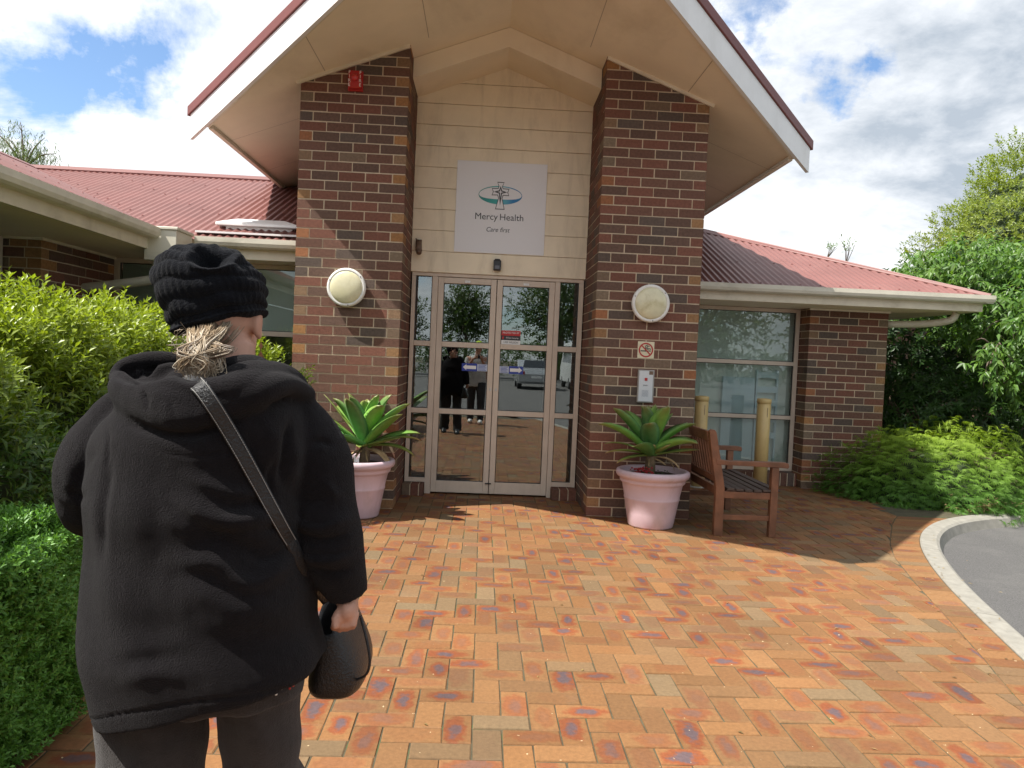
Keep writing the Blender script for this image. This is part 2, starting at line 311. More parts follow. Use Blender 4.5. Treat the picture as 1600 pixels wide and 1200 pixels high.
# bedding sand under the pavers, seen in the joints
sand = MB()
ed = [(float(q[0]), float(q[1]), 0) for q in kerb_profile()]
poly = [(x, y, -0.0045) for x, y, z in ed if y < 1.02] + [(3.95, 2.5, -0.0045), (-2.75, 2.5, -0.0045), (-2.75, -9.2, -0.0045)]
sand.add(poly, [tuple(range(len(poly)))])
struct(sand.build('joint_sand', mat('joint_sand', (0.075, 0.064, 0.036), 0.95, 0.35, 12, 0.5, 200, blotch=((0.06, 0.085, 0.03), 3.0, 0.56))))
def paver_material():
    m = bpy.data.materials.new('clay_paver'); m.use_nodes = True; nt = m.node_tree; N = nt.nodes.new; L = nt.links.new
    b = nt.nodes['Principled BSDF']; b.inputs['Roughness'].default_value = 0.72; b.inputs['Specular IOR Level'].default_value = 0.35
    uv = N('ShaderNodeUVMap'); uv.uv_map = 'brick'; ta = N('ShaderNodeAttribute'); ta.attribute_name = 'tint'; tc = N('ShaderNodeTexCoord')
    def M(op, a, b=None):
        n = N('ShaderNodeMath'); n.operation = op
        for i, x in enumerate((a, b)):
            if x is None: continue
            if isinstance(x, (int, float)): n.inputs[i].default_value = x
            else: L(x, n.inputs[i])
        return n.outputs[0]
    def noise(s, d=5, r=0.6):
        n = N('ShaderNodeTexNoise'); n.inputs['Scale'].default_value = s; n.inputs['Detail'].default_value = d; n.inputs['Roughness'].default_value = r
        L(tc.outputs['Object'], n.inputs['Vector']); return n.outputs['Fac']
    su = N('ShaderNodeSeparateXYZ'); L(uv.outputs[0], su.inputs[0])        # u, v in -1..1 across each paver
    st = N('ShaderNodeSeparateColor'); L(ta.outputs['Color'], st.inputs[0])  # r: how burnt, g: how buff, b: lightness
    wob = M('MULTIPLY', M('SUBTRACT', noise(22, 5), 0.5), 1.5)
    d = M('ADD', M('POWER', M('ADD', M('POWER', M('ABSOLUTE', su.outputs[0]), 2.2), M('POWER', M('ABSOLUTE', su.outputs[1]), 2.2)), 0.5), wob)
    core = N('ShaderNodeMapRange'); core.interpolation_type = 'SMOOTHSTEP'; L(d, core.inputs['Value'])
    core.inputs['From Min'].default_value = 0.62; core.inputs['From Max'].default_value = 0.22; core.inputs['To Min'].default_value = 0; core.inputs['To Max'].default_value = 1
    ringm = N('ShaderNodeMapRange'); ringm.interpolation_type = 'SMOOTHSTEP'; L(d, ringm.inputs['Value'])
    ringm.inputs['From Min'].default_value = 1.12; ringm.inputs['From Max'].default_value = 0.70; ringm.inputs['To Min'].default_value = 0; ringm.inputs['To Max'].default_value = 1
    def mix(f, a, b):
        n = N('ShaderNodeMix'); n.data_type = 'RGBA'
        if isinstance(f, (int, float)): n.inputs['Factor'].default_value = f
        else: L(f, n.inputs['Factor'])
        for k, x in (('A', a), ('B', b)):
            if isinstance(x, tuple): n.inputs[k].default_value = (*x, 1)
            else: L(x, n.inputs[k])
        return n.outputs['Result']
    tan = (0.226, 0.108, 0.040); buff = (0.176, 0.122, 0.066); orange = (0.210, 0.062, 0.022); purple = (0.105, 0.070, 0.074)
    base = mix(st.outputs[1], tan, buff)
    burnt = mix(M('MULTIPLY', core.outputs[0], M('MULTIPLY', M('SUBTRACT', st.outputs[0], 0.30), 1.8)), mix(ringm.outputs[0], tan, orange), purple)
    cl = N('ShaderNodeClamp'); L(M('MULTIPLY', M('SUBTRACT', st.outputs[0], 0.10), 1.5), cl.inputs[0])
    c = mix(cl.outputs[0], base, burnt)
    mr = N('ShaderNodeMapRange'); L(noise(55, 6, 0.7), mr.inputs['Value']); mr.inputs['From Min'].default_value = 0.3; mr.inputs['From Max'].default_value = 0.7; mr.inputs['To Min'].default_value = 0.80; mr.inputs['To Max'].default_value = 1.18
    mr2 = N('ShaderNodeMapRange'); L(noise(1.1, 4, 0.6), mr2.inputs['Value']); mr2.inputs['From Min'].default_value = 0.3; mr2.inputs['From Max'].default_value = 0.7; mr2.inputs['To Min'].default_value = 0.88; mr2.inputs['To Max'].default_value = 1.10
    lig = M('MULTIPLY', M('MULTIPLY', mr.outputs[0], mr2.outputs[0]), st.outputs[2])
    mu = N('ShaderNodeMix'); mu.data_type = 'RGBA'; mu.blend_type = 'MULTIPLY'; mu.inputs['Factor'].default_value = 1; L(c, mu.inputs['A']); L(lig, mu.inputs['B'])
    # pale chips and lime spots, dark oil marks
    rp = N('ShaderNodeValToRGB'); L(noise(34, 3, 0.5), rp.inputs[0]); rp.color_ramp.elements[0].position = 0.725; rp.color_ramp.elements[0].color = (0, 0, 0, 1); rp.color_ramp.elements[1].position = 0.76
    c2 = mix(rp.outputs[0], mu.outputs['Result'], (0.58, 0.45, 0.27))
    rp2 = N('ShaderNodeValToRGB'); L(noise(2.3, 6, 0.7), rp2.inputs[0]); rp2.color_ramp.elements[0].position = 0.60; rp2.color_ramp.elements[0].color = (0, 0, 0, 1); rp2.color_ramp.elements[1].position = 0.78; rp2.color_ramp.elements[1].color = (0.42, 0.42, 0.42, 1)
    c3 = mix(rp2.outputs[0], c2, (0.20, 0.15, 0.10))
    L(c3, b.inputs['Base Color'])
    bp = N('ShaderNodeBump'); bp.inputs['Strength'].default_value = 0.6; bp.inputs['Distance'].default_value = 0.0015; L(noise(160, 4, 0.6), bp.inputs['Height']); L(bp.outputs[0], b.inputs['Normal'])
    return m
def build_pavers():
    U = 0.1123; J = 0.0052; ch = 0.004
    V, F, T, UVs = [], [], [], []
    def paver(corners, tint, long_u=True):
        """corners: 4 plan points counter-clockwise; chamfered top"""
        c = np.array(corners, float); m = c.mean(0); n0 = len(V); dz = random.uniform(-0.0012, 0.0012); tl = np.array([random.uniform(-.004, .004), random.uniform(-.004, .004)])
        for k in range(4): V.append((*c[k], -0.03))
        for k in range(4): V.append((*c[k], -0.0035))
        ins = m + (c-m)*(1 - ch/np.maximum(np.linalg.norm(c-m, axis=1, keepdims=True), 1e-6)*1.3)
        for k in range(4): V.append((*ins[k], dz + float((ins[k]-m) @ tl)))
        F.append((n0+8, n0+9, n0+10, n0+11))
        ou, ov, su_, sv_ = random.uniform(-.28, .28), random.uniform(-.28, .28), random.uniform(.78, 1.35), random.uniform(.75, 1.25)
        uvq = [(-su_+ou, -sv_+ov), (su_+ou, -sv_+ov), (su_+ou, sv_+ov), (-su_+ou, sv_+ov)]
        UVs.extend(uvq)
        for k in range(4):
            j = (k+1) % 4; F.append((n0+4+k, n0+4+j, n0+8+j, n0+8+k)); UVs.extend([uvq[k], uvq[j], uvq[j], uvq[k]])
            F.append((n0+k, n0+j, n0+4+j, n0+4+k)); UVs.extend([uvq[k], uvq[j], uvq[j], uvq[k]])
        T.extend([tint]*12)
    def tint():
        r = random.random()
        burnt = random.uniform(0.60, 1.0) if r < 0.26 else (random.uniform(0.28, 0.62) if r < 0.62 else random.uniform(0, .2))
        buff = random.uniform(0.0, 0.35) if random.random() < 0.62 else random.uniform(0.5, 1.0)
        return (burnt, buff, random.uniform(0.80, 1.14))
    nx0, nx1, ny0, ny1 = -25, 44, -46, 60
    ox, oy = -0.647-0.0, -3.955
    for i in range(nx0, nx1):
        for j in range(ny0, ny1):
            mm = (i+j) % 4
            if mm == 0: a, b = 2, 1
            elif mm == 2: a, b = 1, 2
            else: continue
            x0, y0 = ox+i*U, oy+j*U; x1, y1 = x0+a*U, y0+b*U
            if x0 < -2.7 or y1 > 2.45 or y0 < -9: continue
            q = [(x0+J/2, y0+J/2), (x1-J/2, y0+J/2), (x1-J/2, y1-J/2), (x0+J/2, y1-J/2)]
            lim = [band_x(p[1])-0.004 for p in q] if y0 < 0.6 else [3.9]*4
            if y0 >= 0.6 and x1 > 3.25+0.45*(y0-0.6): continue
            if all(p[0] > l-0.02 for p, l in zip(q, lim)): continue
            q = [(min(p[0], l), p[1]) for p, l in zip(q, lim)]
            jit = [(p[0]+random.gauss(0, .0011), p[1]+random.gauss(0, .0011)) for p in q]
            paver(jit, tint())
    # the header course that follows the kerb
    kp = kerb_profile()[:, :2]; kp = kp[(kp[:, 1] < 0.72)]
    seg = np.linalg.norm(np.diff(kp, axis=0), axis=1); s = np.concatenate([[0], np.cumsum(seg)]); n = int(s[-1]/U)
    def pk(t): return np.array([np.interp(t, s, kp[:, 0]), np.interp(t, s, kp[:, 1])])
    for k in range(n):
        a, b = pk(k*U+J/2), pk((k+1)*U-J/2)
        a2 = np.array([band_x(a[1]+0.03)+0.003, a[1]+0.03]); b2 = np.array([band_x(b[1]+0.03)+0.003, b[1]+0.03])
        if b[1] > 0.55: break
        t = tint(); paver([a2, a-np.array([.004, 0]), b-np.array([.004, 0]), b2], (t[0]*0.7, t[1]*0.8, t[2]))
    me = bpy.data.meshes.new('brick_pavement'); me.from_pydata(V, [], F)
    uvl = me.uv_layers.new(name='brick'); uvl.data.foreach_set('uv', np.array(UVs, np.float32).ravel())
    a = me.attributes.new('tint', 'FLOAT_COLOR', 'POINT'); a.data.foreach_set('color', np.array([(*t, 1) for t in T], np.float32).ravel())
    struct(link('brick_pavement', me, paver_material()))
build_pavers()
def build_kerb():
    P = kerb_profile(); T = nrm(np.gradient(P, axis=0)); Nn = np.stack([T[:, 1], -T[:, 0], 0*T[:, 0]], 1)   # outward, to the asphalt
    prof = [(0.0, -0.15), (0.0, 0.002), (0.008, 0.010), (0.125, 0.004), (0.150, -0.012), (0.180, -0.10), (0.180, -0.15)]
    rings = [[tuple(P[i] + Nn[i]*a + np.array([0, 0, z])) for a, z in prof] for i in range(len(P))]
    k = MB(); q0 = 0
    for q1 in list(range(22, 120, 22))+[120]:
        part_ = [list(map(np.array, r)) for r in rings[q0:q1]]
        if q1 < 120: part_[-1] = [a+(np.array(b)-a)*.965 for a, b in zip(map(np.array, rings[q1-1]), rings[q1])] if False else part_[-1]; part_.append([a*.05+np.array(b)*.95 for a, b in zip(map(np.array, rings[q1-1]), rings[q1])])
        k.loft(part_, False, False); q0 = q1
    struct(k.build('kerb', mat('kerb_concrete', (0.27, 0.255, 0.22), 0.85, 0.16, 14, 0.8, 90, streak=((0.22, 0.20, 0.16), (3, 3, 3), 0.5)), smooth=False))
    # asphalt: from the kerb's outer face outwards
    O = [tuple(P[i] + Nn[i]*0.16 + np.array([0, 0, -0.098])) for i in range(len(P))]
    poly = O + [(60, 1.2, -0.098), (60, -120, -0.098), (-60, -120, -0.098), (-60, -12, -0.098), (-0.5, -12, -0.098)]
    r = MB(); r.add(poly, [tuple(range(len(poly)))])
    m = mat('asphalt', (0.100, 0.097, 0.095), 0.9, 0.50, 110, 1.6, 180, streak=((0.155, 0.148, 0.14), (1.2, 1.2, 1), 0.6))
    struct(r.build('driveway', m))
    b = MB(); bp = [(x, y, -0.02) for x, y in ((3.32, 0.62), (3.62, 0.60), (3.9, 0.66), (4.5, 0.92), (5.4, 1.06), (30, 1.2), (30, 22), (3.4, 22), (3.4, 2.4))]
    b.prism(bp, (0, 0, -0.12))
    struct(b.build('garden_bed', mat('garden_soil', (0.07, 0.05, 0.032), 0.95, 0.4, 18, 1.0, 60)))
    b = MB(); b.prism([(-2.46, -9, -0.02), (-2.46, -0.9, -0.02), (-2.72, -0.02, -0.02), (-5.0, -0.02, -0.02), (-5.0, -9, -0.02)], (0, 0, -0.12))
    struct(b.build('hedge_bed', MATS['garden_soil']))
build_kerb()

# ================================================================== the building
BLD = thing('building', (-0.88, 0.5, 0), 'brick health centre with a red roof and a tall gabled entrance porch', 'building')
def brick_colour(kind='s'):
    r = random.random()
    if kind == 'h' and r < 0.62:
        c = random.choice([(0.30, 0.150, 0.062), (0.26, 0.145, 0.07), (0.20, 0.125, 0.075), (0.17, 0.125, 0.085), (0.27, 0.115, 0.055)])
    elif r < 0.40: c = (0.135, 0.070, 0.050)
    elif r < 0.60: c = (0.118, 0.072, 0.054)
    elif r < 0.86: c = (0.165, 0.072, 0.050)
    elif r < 0.955: c = (0.100, 0.074, 0.060)
    else: c = (0.16, 0.11, 0.075)
    k = random.uniform(0.98, 1.24)
    return tuple(q*k for q in c)
L_, H_, T_, J_ = 0.230, 0.076, 0.110, 0.010
def runs(a, b, phase=0.0):
    """stretcher lengths between a and b"""
    out = []; x = a
    if phase: out.append((a, min(a+phase, b))); x = a+phase+J_
    while x < b-0.03:
        e = min(x+L_, b)
        if b-e < 0.05: e = b
        out.append((x, e)); x = e+J_
    return out
def masonry(name, x0, x1, y0, y1, top, parent, base=0.0, sides='fblr', phase=0):
    """a rectangular pier of single bricks round a mortar core; top(x) gives the slanting upper edge"""
    mb = MB(); zmax = max(top(x0), top(x1), top((x0+x1)/2)); n = int(math.ceil((zmax-base)/(H_+J_)))
    def brick(a, b, kind):
        ax, ay, az = a; bx, by, bz = b
        tl, tr = min(bz, top(ax)), min(bz, top(bx))
        if tl-az < 0.004 and tr-az < 0.004: return
        tl, tr = max(tl, az), max(tr, az); j = [max(-.0016, min(.0016, random.gauss(0, 0.0011))) for _ in range(4)]; az += random.gauss(0, .0009); tl += random.gauss(0, .0006) if bz < top(ax) and bz < top(bx) else 0; c = brick_colour(kind)
        V = [(ax+j[0], ay+j[1], az), (bx+j[2], ay+j[1], az), (bx+j[2], by+j[3], az), (ax+j[0], by+j[3], az), (ax+j[0], ay+j[1], tl), (bx+j[2], ay+j[1], tr), (bx+j[2], by+j[3], tr), (ax+j[0], by+j[3], tl)]
        mb.add(V, [(0,3,2,1),(4,5,6,7),(0,1,5,4),(1,2,6,5),(2,3,7,6),(3,0,4,7)], c)
    for k in range(n):
        za = base+k*(H_+J_)+0.005; zb = za+H_; even = (k+phase) % 2 == 0
        fx = (x0, x1) if even else (x0+T_+J_, x1-T_-J_); sy = (y0+T_+J_, y1-T_-J_) if even else (y0, y1)
        for key, yy in (('f', y0), ('b', y1-T_)):
            if key in sides:
                for a, b in runs(*fx): brick((a, yy, za), (b, yy+T_, zb), 'h' if b-a < 0.14 else 's')
        for key, xx in (('l', x0), ('r', x1-T_)):
            if key in sides:
                for i, (a, b) in enumerate(runs(*sy)): brick((xx, a, za), (xx+T_, b, zb), 'h' if i == 0 and not even else 's')
    o = mb.build(name, M_brick, parent, recalc=False, tint='tint')
    e = 0.0036; N = 8; core = MB(); xs = np.linspace(x0+e, x1-e, N)
    V = [(x, y, base) for y in (y0+e, y1-e) for x in xs] + [(x, y, top(x)-0.002) for y in (y0+e, y1-e) for x in xs]; F = []
    for i in range(N-1):
        F += [(i, i+1, 2*N+i+1, 2*N+i), (N+i+1, N+i, 3*N+i, 3*N+i+1), (2*N+i, 2*N+i+1, 3*N+i+1, 3*N+i)]
    F += [(N, 0, 2*N, 3*N), (N-1, 2*N-1, 4*N-1, 3*N-1)]
    core.add(V, F); core.build('mortar', M_mortar, o)
    return o
XC = -0.882
def zs(x): return 4.157 - 0.383*(abs(x-XC)-0.882)        # underside of the porch roof
PIER_R = masonry('brick_pier', 0.0, 0.95, 0.0, 0.95, zs, BLD)
PIER_L = masonry('brick_pier', -2.714, -1.764, 0.0, 0.95, zs, BLD, phase=1)
flat = lambda z: (lambda x: z)
masonry('brick_wall', 0.72, 0.95, 0.962, 2.36, flat(3.0), BLD, sides='r')
masonry('brick_pier', 2.875, 3.83, 2.085, 2.62, flat(2.163), BLD)
masonry('brick_wall', 3.60, 3.83, 2.632, 5.5, flat(2.163), BLD, sides='r')
masonry('brick_pier', -5.02, -4.65, -0.50, 0.74, flat(2.232), BLD)
masonry('brick_pier', -5.02, -4.65, -4.6, -3.4, flat(2.232), BLD)
# ---- sills of brick on edge
def sill(x0, x1, y0, y1, h, parent):
    mb = MB(); core = MB(); x = x0
    while x < x1-0.02:
        e = min(x+0.076, x1); mb.box((x, y0+random.gauss(0, .001), 0.0), (e, y1, h+random.gauss(0, .0008)), brick_colour('s'), 0.003); x = e+0.010
    o = mb.build('brick_sill', M_brick, parent, tint='tint'); core.box((x0+.002, y0+.006, 0.0), (x1-.002, y1, h-0.005)); core.build('mortar', M_mortar, o)
sill(-1.76, -1.548, 0.70, 0.93, 0.112, BLD); sill(-0.258, -0.004, 0.70, 0.93, 0.112, BLD)
sill(0.955, 2.868, 2.20, 2.45, 0.160, BLD)
# ---- weatherboards over the door
def boards():
    mb = MB(); x0, x1 = -1.764, 0.0; z = 2.244; w = 0.2065
    while z < 4.45:
        zt = z+w; y = 0.832; t = 0.011
        xs = [x0, XC, x1] if True else None
        def top(x): return min(zt, zs(x)-0.01)
        pts = [(x0, z), (x1, z)] ; 
        hi = [(x1, max(top(x1), z))]
        # gable line crosses this board
        for xx in np.linspace(x1, x0, 13)[1:-1]: hi.append((xx, max(top(xx), z)))
        hi.append((x0, max(top(x0), z)))
        if max(h[1] for h in hi)-z < 0.01: break
        prof = pts+hi
        V = [(x, y-(t if zz < z+0.02 else 0.002), zz) for x, zz in prof] + [(x, y+0.03, zz) for x, zz in prof]
        n = len(prof); F = [tuple(range(n)), tuple(range(2*n-1, n-1, -1))] + [(i, n+i, n+(i+1) % n, (i+1) % n) for i in range(n)]
        mb.add(V, F)
        z = zt+0.0035
    mb.box((x0, 0.850, 2.243), (x1, 0.93, 4.48))
    return mb.build('weatherboard_wall', M_board, BLD)
boards()
# ---- boxed beam under the gable, between the piers
bm_ = MB()
for s in (-1, 1):
    xe = XC+s*0.880
    P = [(XC, 0.30, zs(XC)-0.004), (xe, 0.30, zs(xe)-0.004), (xe, 0.30, zs(xe)-0.185), (XC, 0.30, zs(XC)-0.185)]
    bm_.prism(P, (0, 0.528, 0))
bm_.build('gable_beam', M_soffit, BLD)
# ---- porch soffit, roof, barge boards: the front edge is a prow that comes forward at the ridge
HW = 2.75; APEX_Y = -2.435; YB = 6.2
def prow_y(h): return APEX_Y + h
for s in (-1, 1):
    sf = MB(); h0, h1 = 0.0, HW
    def P(h, y, dz): return (XC+s*h, y, zs(XC+s*h)+dz)
    V = [P(h0, prow_y(h0), 0), P(h1, prow_y(h1), 0), P(h1, YB, 0), P(h0, YB, 0)]
    sf.prism(V, (0, 0, 0.016))
    o = sf.build('soffit', M_soffit, BLD)
    mj = mat('joint_line', (0.46, 0.38, 0.28), 0.8)
    for yy in (0.86, 2.1, 3.3):
        jt = MB(); jt.add([P(h, yy+dy, -0.0015) for h, dy in ((1.9, -.003), (HW, -.003), (HW, .003), (1.9, .003))], [(0, 1, 2, 3)]); jt.build('sheet_joint', mj, o)
    for hh in (0.72, 1.62):
        jt = MB(); jt.add([P(hh-.003, prow_y(hh)+0.02, -0.0015), P(hh+.003, prow_y(hh)+.02, -0.0015), P(hh+.003, -0.03, -0.0015), P(hh-.003, -0.03, -0.0015)], [(0, 1, 2, 3)]); jt.build('sheet_joint', mj, o)
    # quad mould where the soffit meets barge board and eave
    qm = MB(); qm.bar(P(0.0, prow_y(0)+0.012, -0.009), P(HW, prow_y(HW)+0.012, -0.009), 0.02, 0.022)
    qm.bar(P(HW-0.02, prow_y(HW)+0.03, -0.016), P(HW-0.02, YB, -0.016), 0.045, 0.036)
    qm.build('eave_trim', M_trim, o)
    # barge board
    bb = MB(); HT = 2.955; n = np.array([s, -1.0, 0])/math.sqrt(2)
    a = np.array([XC, APEX_Y-0.004, 0]); b = np.array([XC+s*HT, APEX_Y+HT-0.004, 0])
    def zz(h): return 3.36 + 0.372*(HT-h)
    bb.prism([a+[0, 0, zz(0)-0.01], b+[0, 0, zz(HT)-0.01], b+[0, 0, zz(HT)+0.222], a+[0, 0, zz(0)+0.222]], n*0.032)
    bb.build('bargeboard', M_white, BLD)
    cp = MB(); off = n*-0.01
    cp.prism([a+off+[0, 0, zz(0)+0.2235], b+off+n*0.0+[s*.03, .03, zz(HT)+0.2235-.011], b+off+[s*.03, .03, zz(HT)+0.315-.011], a+off+[0, 0, zz(0)+0.315]], n*0.058)
    cp.build('barge_capping', M_roofdark, BLD, bevel=0.006)
    rf = MB()
    def Q(h, y, dz): return (XC+s*h, y, zz(h)+dz)
    V = [Q(0, APEX_Y+0.02, .235), Q(HT, APEX_Y+HT+0.02, .235), Q(HT, YB+0.3, .235), Q(0, YB+0.3, .235)]
    rf.prism(V, (0, 0, 0.03)); rf.build('porch_roof', M_roof, BLD)
    ef = MB()                                             # thin red edge sheet along the eave
    ef.prism([Q(HT-0.19, prow_y(HT-0.16)+0.04, 0.0+.06), Q(HT-0.19, YB, 0.06), Q(HT-0.19, YB, .232), Q(HT-0.19, prow_y(HT-0.16)+0.04, .232)], (s*0.012, 0, 0)); ef.build('eave_sheet', M_roof, BLD)
    # thin batten that closes the brick against the soffit
    xa, xb = (0.0, 0.985) if s > 0 else (-1.764, -2.75)
    tb = MB(); tb.bar((xa, -0.011, zs(xa)-0.015), (xb, -0.011, zs(xb)-0.015), 0.020, 0.028); tb.build('pier_batten', M_trim, BLD)
# ---- entrance doors and sidelights
FY0, FY1 = 0.842, 0.905
fr = MB()
fr.box((-1.752, FY0, 2.206), (-0.010, FY1+.02, 2.242))
for xa, xb, za in ((-1.752, -1.712, 0.115), (-1.546, -1.488, 0.0), (-0.300, -0.250, 0.0), (-0.058, -0.010, 0.115)): fr.box((xa, FY0-0.002, za), (xb, FY1+.018, 2.205))
fr.box((-1.7115, FY0, 0.115), (-1.5465, FY1, 0.160)); fr.box((-0.2495, FY0, 0.115), (-0.0585, FY1, 0.160))
for z0, z1 in ((1.500, 1.552), (0.820, 0.870)):
    fr.box((-1.7115, FY0, z0), (-1.5465, FY1, z1)); fr.box((-0.2495, FY0, z0), (-0.0585, FY1, z1))
DOORFRAME = fr.build('door_frame', M_frame, BLD, bevel=0.003)
def glazing(parent, xa, xb, cells, y, gm=None):
    """panes with a black gasket round each"""
    gk = MB()
    for z0, z1 in cells:
        p = MB(); p.box((xa+.004, y, z0+.004), (xb-.004, y+0.006, z1-.004)); p.build('glass_pane', gm or M_glass, parent)
        for a, b in (((xa, y-.006, z0), (xa+.007, y+.012, z1)), ((xb-.007, y-.006, z0), (xb, y+.012, z1)), ((xa+.007, y-.006, z0), (xb-.007, y+.012, z0+.007)), ((xa+.007, y-.006, z1-.007), (xb-.007, y+.012, z1))): gk.box(a, b)
    gk.build('gasket', M_black, parent)
glazing(DOORFRAME, -1.7115, -1.5465, ((0.160, 0.820), (0.870, 1.500), (1.552, 2.205)), 0.868)
glazing(DOORFRAME, -0.2495, -0.0585, ((0.160, 0.820), (0.870, 1.500), (1.552, 2.205)), 0.868)
def door(x0, x1, lock):
    d = MB(); st = 0.056
    d.box((x0, FY0+.003, 0.018), (x0+st, FY1, 2.200)); d.box((x1-st, FY0+.003, 0.018), (x1, FY1, 2.200))
    for z0, z1 in ((0.018, 0.135), (0.820, 0.872), (1.500, 1.552), (2.142, 2.200)): d.box((x0+st+.0005, FY0+.005, z0), (x1-st-.0005, FY1-.002, z1))
    o = d.build('door_leaf', M_frame, BLD, bevel=0.003)
    glazing(o, x0+st, x1-st, ((0.135, 0.820), (0.872, 1.500), (1.552, 2.142)), 0.868)
    h = MB(); xm = (x0+x1)/2
    h.box((xm-.03, FY0-.006, 2.150), (xm+.03, FY0+.004, 2.176), ch=.002); h.build('closer_tag', M_white, o)
    k = MB(); t = [(lock+0.011*math.cos(a), 0.0, 0.016*math.sin(a)) for a in np.linspace(0, 2*math.pi, 18, endpoint=False)]
    k.prism([(q[0], FY0-.006, 1.085+q[2]) for q in t], (0, .01, 0)); k.build('lock_cylinder', M_steel, o)
    return o
DL = door(-1.485, -0.896, -0.918); DR = door(-0.889, -0.303, -0.86)
b_ = MB(); b_.box((-0.93, FY0-.012, 0.118), (-0.868, FY0+.002, 0.130), ch=.002); b_.build('bolt', M_black, DL)
# ---- vestibule behind the doors
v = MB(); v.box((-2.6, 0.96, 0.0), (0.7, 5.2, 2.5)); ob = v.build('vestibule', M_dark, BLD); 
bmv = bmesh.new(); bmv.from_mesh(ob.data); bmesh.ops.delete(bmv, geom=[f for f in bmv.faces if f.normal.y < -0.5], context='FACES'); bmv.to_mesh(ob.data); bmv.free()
v = MB(); v.box((-2.55, 0.97, 0.001), (0.65, 5.1, 0.008)); v.build('vestibule_floor', mat('carpet', (0.10, 0.075, 0.06), 0.95, 0.2, 60), BLD)
v = MB()
for xa, xb, za, zb in ((-1.62, -1.54, 0.01, 2.2), (-0.93, -0.86, .01, 2.2), (-0.24, -0.16, .01, 2.2), (-1.54, -0.93, .01, .16), (-0.86, -.24, .01, .16), (-1.54, -.93, 2.1, 2.2), (-.86, -.24, 2.1, 2.2)): v.box((xa, 2.60, za), (xb, 2.65, zb))
v.build('inner_door', M_frame, BLD)
v = MB(); mw_ = v.box((-2.55, 2.62, 0.01), (-1.63, 2.68, 2.45)) and mat('inner_wall_paint', (0.42, 0.38, 0.33), 0.7); v.build('inner_wall', mw_, BLD); v = MB(); v.box((-.15, 2.62, .01), (.65, 2.68, 2.45)); v.build('inner_wall', mw_, BLD)
# ---- windows of the wings
def window(x0, x1, y, z0, z1, rails, blind_z, frame_w=0.05):
    f = MB(); f.box((x0, y, z1-.045), (x1, y+.06, z1)); f.box((x0, y, z0), (x1, y+.06, z0+.045))
    for xa in (x0, x1-frame_w): f.box((xa, y-.002, z0+.0455), (xa+frame_w, y+.058, z1-.0455))
    zz_ = [z0+.045]
    for r in rails: f.box((x0+frame_w+.0005, y+.001, r-.024), (x1-frame_w-.0005, y+.057, r+.024)); zz_ += [r-.024, r+.024]
    zz_.append(z1-.045)
    o = f.build('window', M_frame, BLD, bevel=0.003)
    glazing(o, x0+frame_w, x1-frame_w, [(zz_[i], zz_[i+1]) for i in range(0, len(zz_), 2)], y+.025, M_wglass)
    b = MB(); b.box((x0+.01, y+.16, blind_z), (x1-.01, y+.165, z1)); b.build('blind', M_blind, o)
    return o
WR = window(0.955, 2.872, 2.36, 0.163, 2.162, (0.823, 1.489), 0.17)
sh = MB()                                                  # pale cupboard and shelves behind the glass
X0 = 2.02
sh.box((1.98, 2.440, 0.25), (2.38, 2.50, 1.30)); sh.box((2.40, 2.45, .25), (2.42, 2.5, 1.40)); sh.box((2.66, 2.45, .25), (2.68, 2.5, 1.40))
for z in (0.55, .75, .95, 1.12, 1.30): sh.box((2.421, 2.45, z), (2.659, 2.5, z+.075))
sh.build('shelf_unit', mat('pale_cupboard', (0.55, 0.66, 0.74), 0.6), BLD)
window(-4.65, -2.722, 0.74, 0.30, 2.230, (1.55,), 1.56)
wl = MB(); wl.box((-5.02, -3.39, 0.0), (-4.98, -0.51, 1.0)); wl.build('sill_wall', M_brick, BLD)
lw = MB(); lw.box((-4.995, -3.38, 2.12), (-4.95, -.51, 2.23)); lw.box((-4.995, -3.38, 1.0), (-4.95, -.51, 1.05))
for yy in (-3.38, -2.4, -1.45, -.56): lw.box((-4.994, yy, 1.0505), (-4.951, yy+.05, 2.1195))
o = lw.build('window', M_frame, BLD); pg = MB(); pg.box((-4.985, -3.33, 1.05), (-4.98, -.55, 2.12)); pg.build('glass_pane', M_wglass, o); pg = MB(); pg.box((-5.1, -3.33, 1.0), (-5.09, -.5, 2.12)); pg.build('blind', M_blind, o)
# dark room behind the windows so that nothing shines through
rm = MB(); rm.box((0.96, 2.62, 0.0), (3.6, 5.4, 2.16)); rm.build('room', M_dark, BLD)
rm = MB(); rm.box((-4.64, 0.96, 0.0), (-2.72, 5.4, 2.22)); rm.box((-9.5, -11.9, 0), (-5.12, 5.4, 2.22)); rm.build('room', M_dark, BLD)
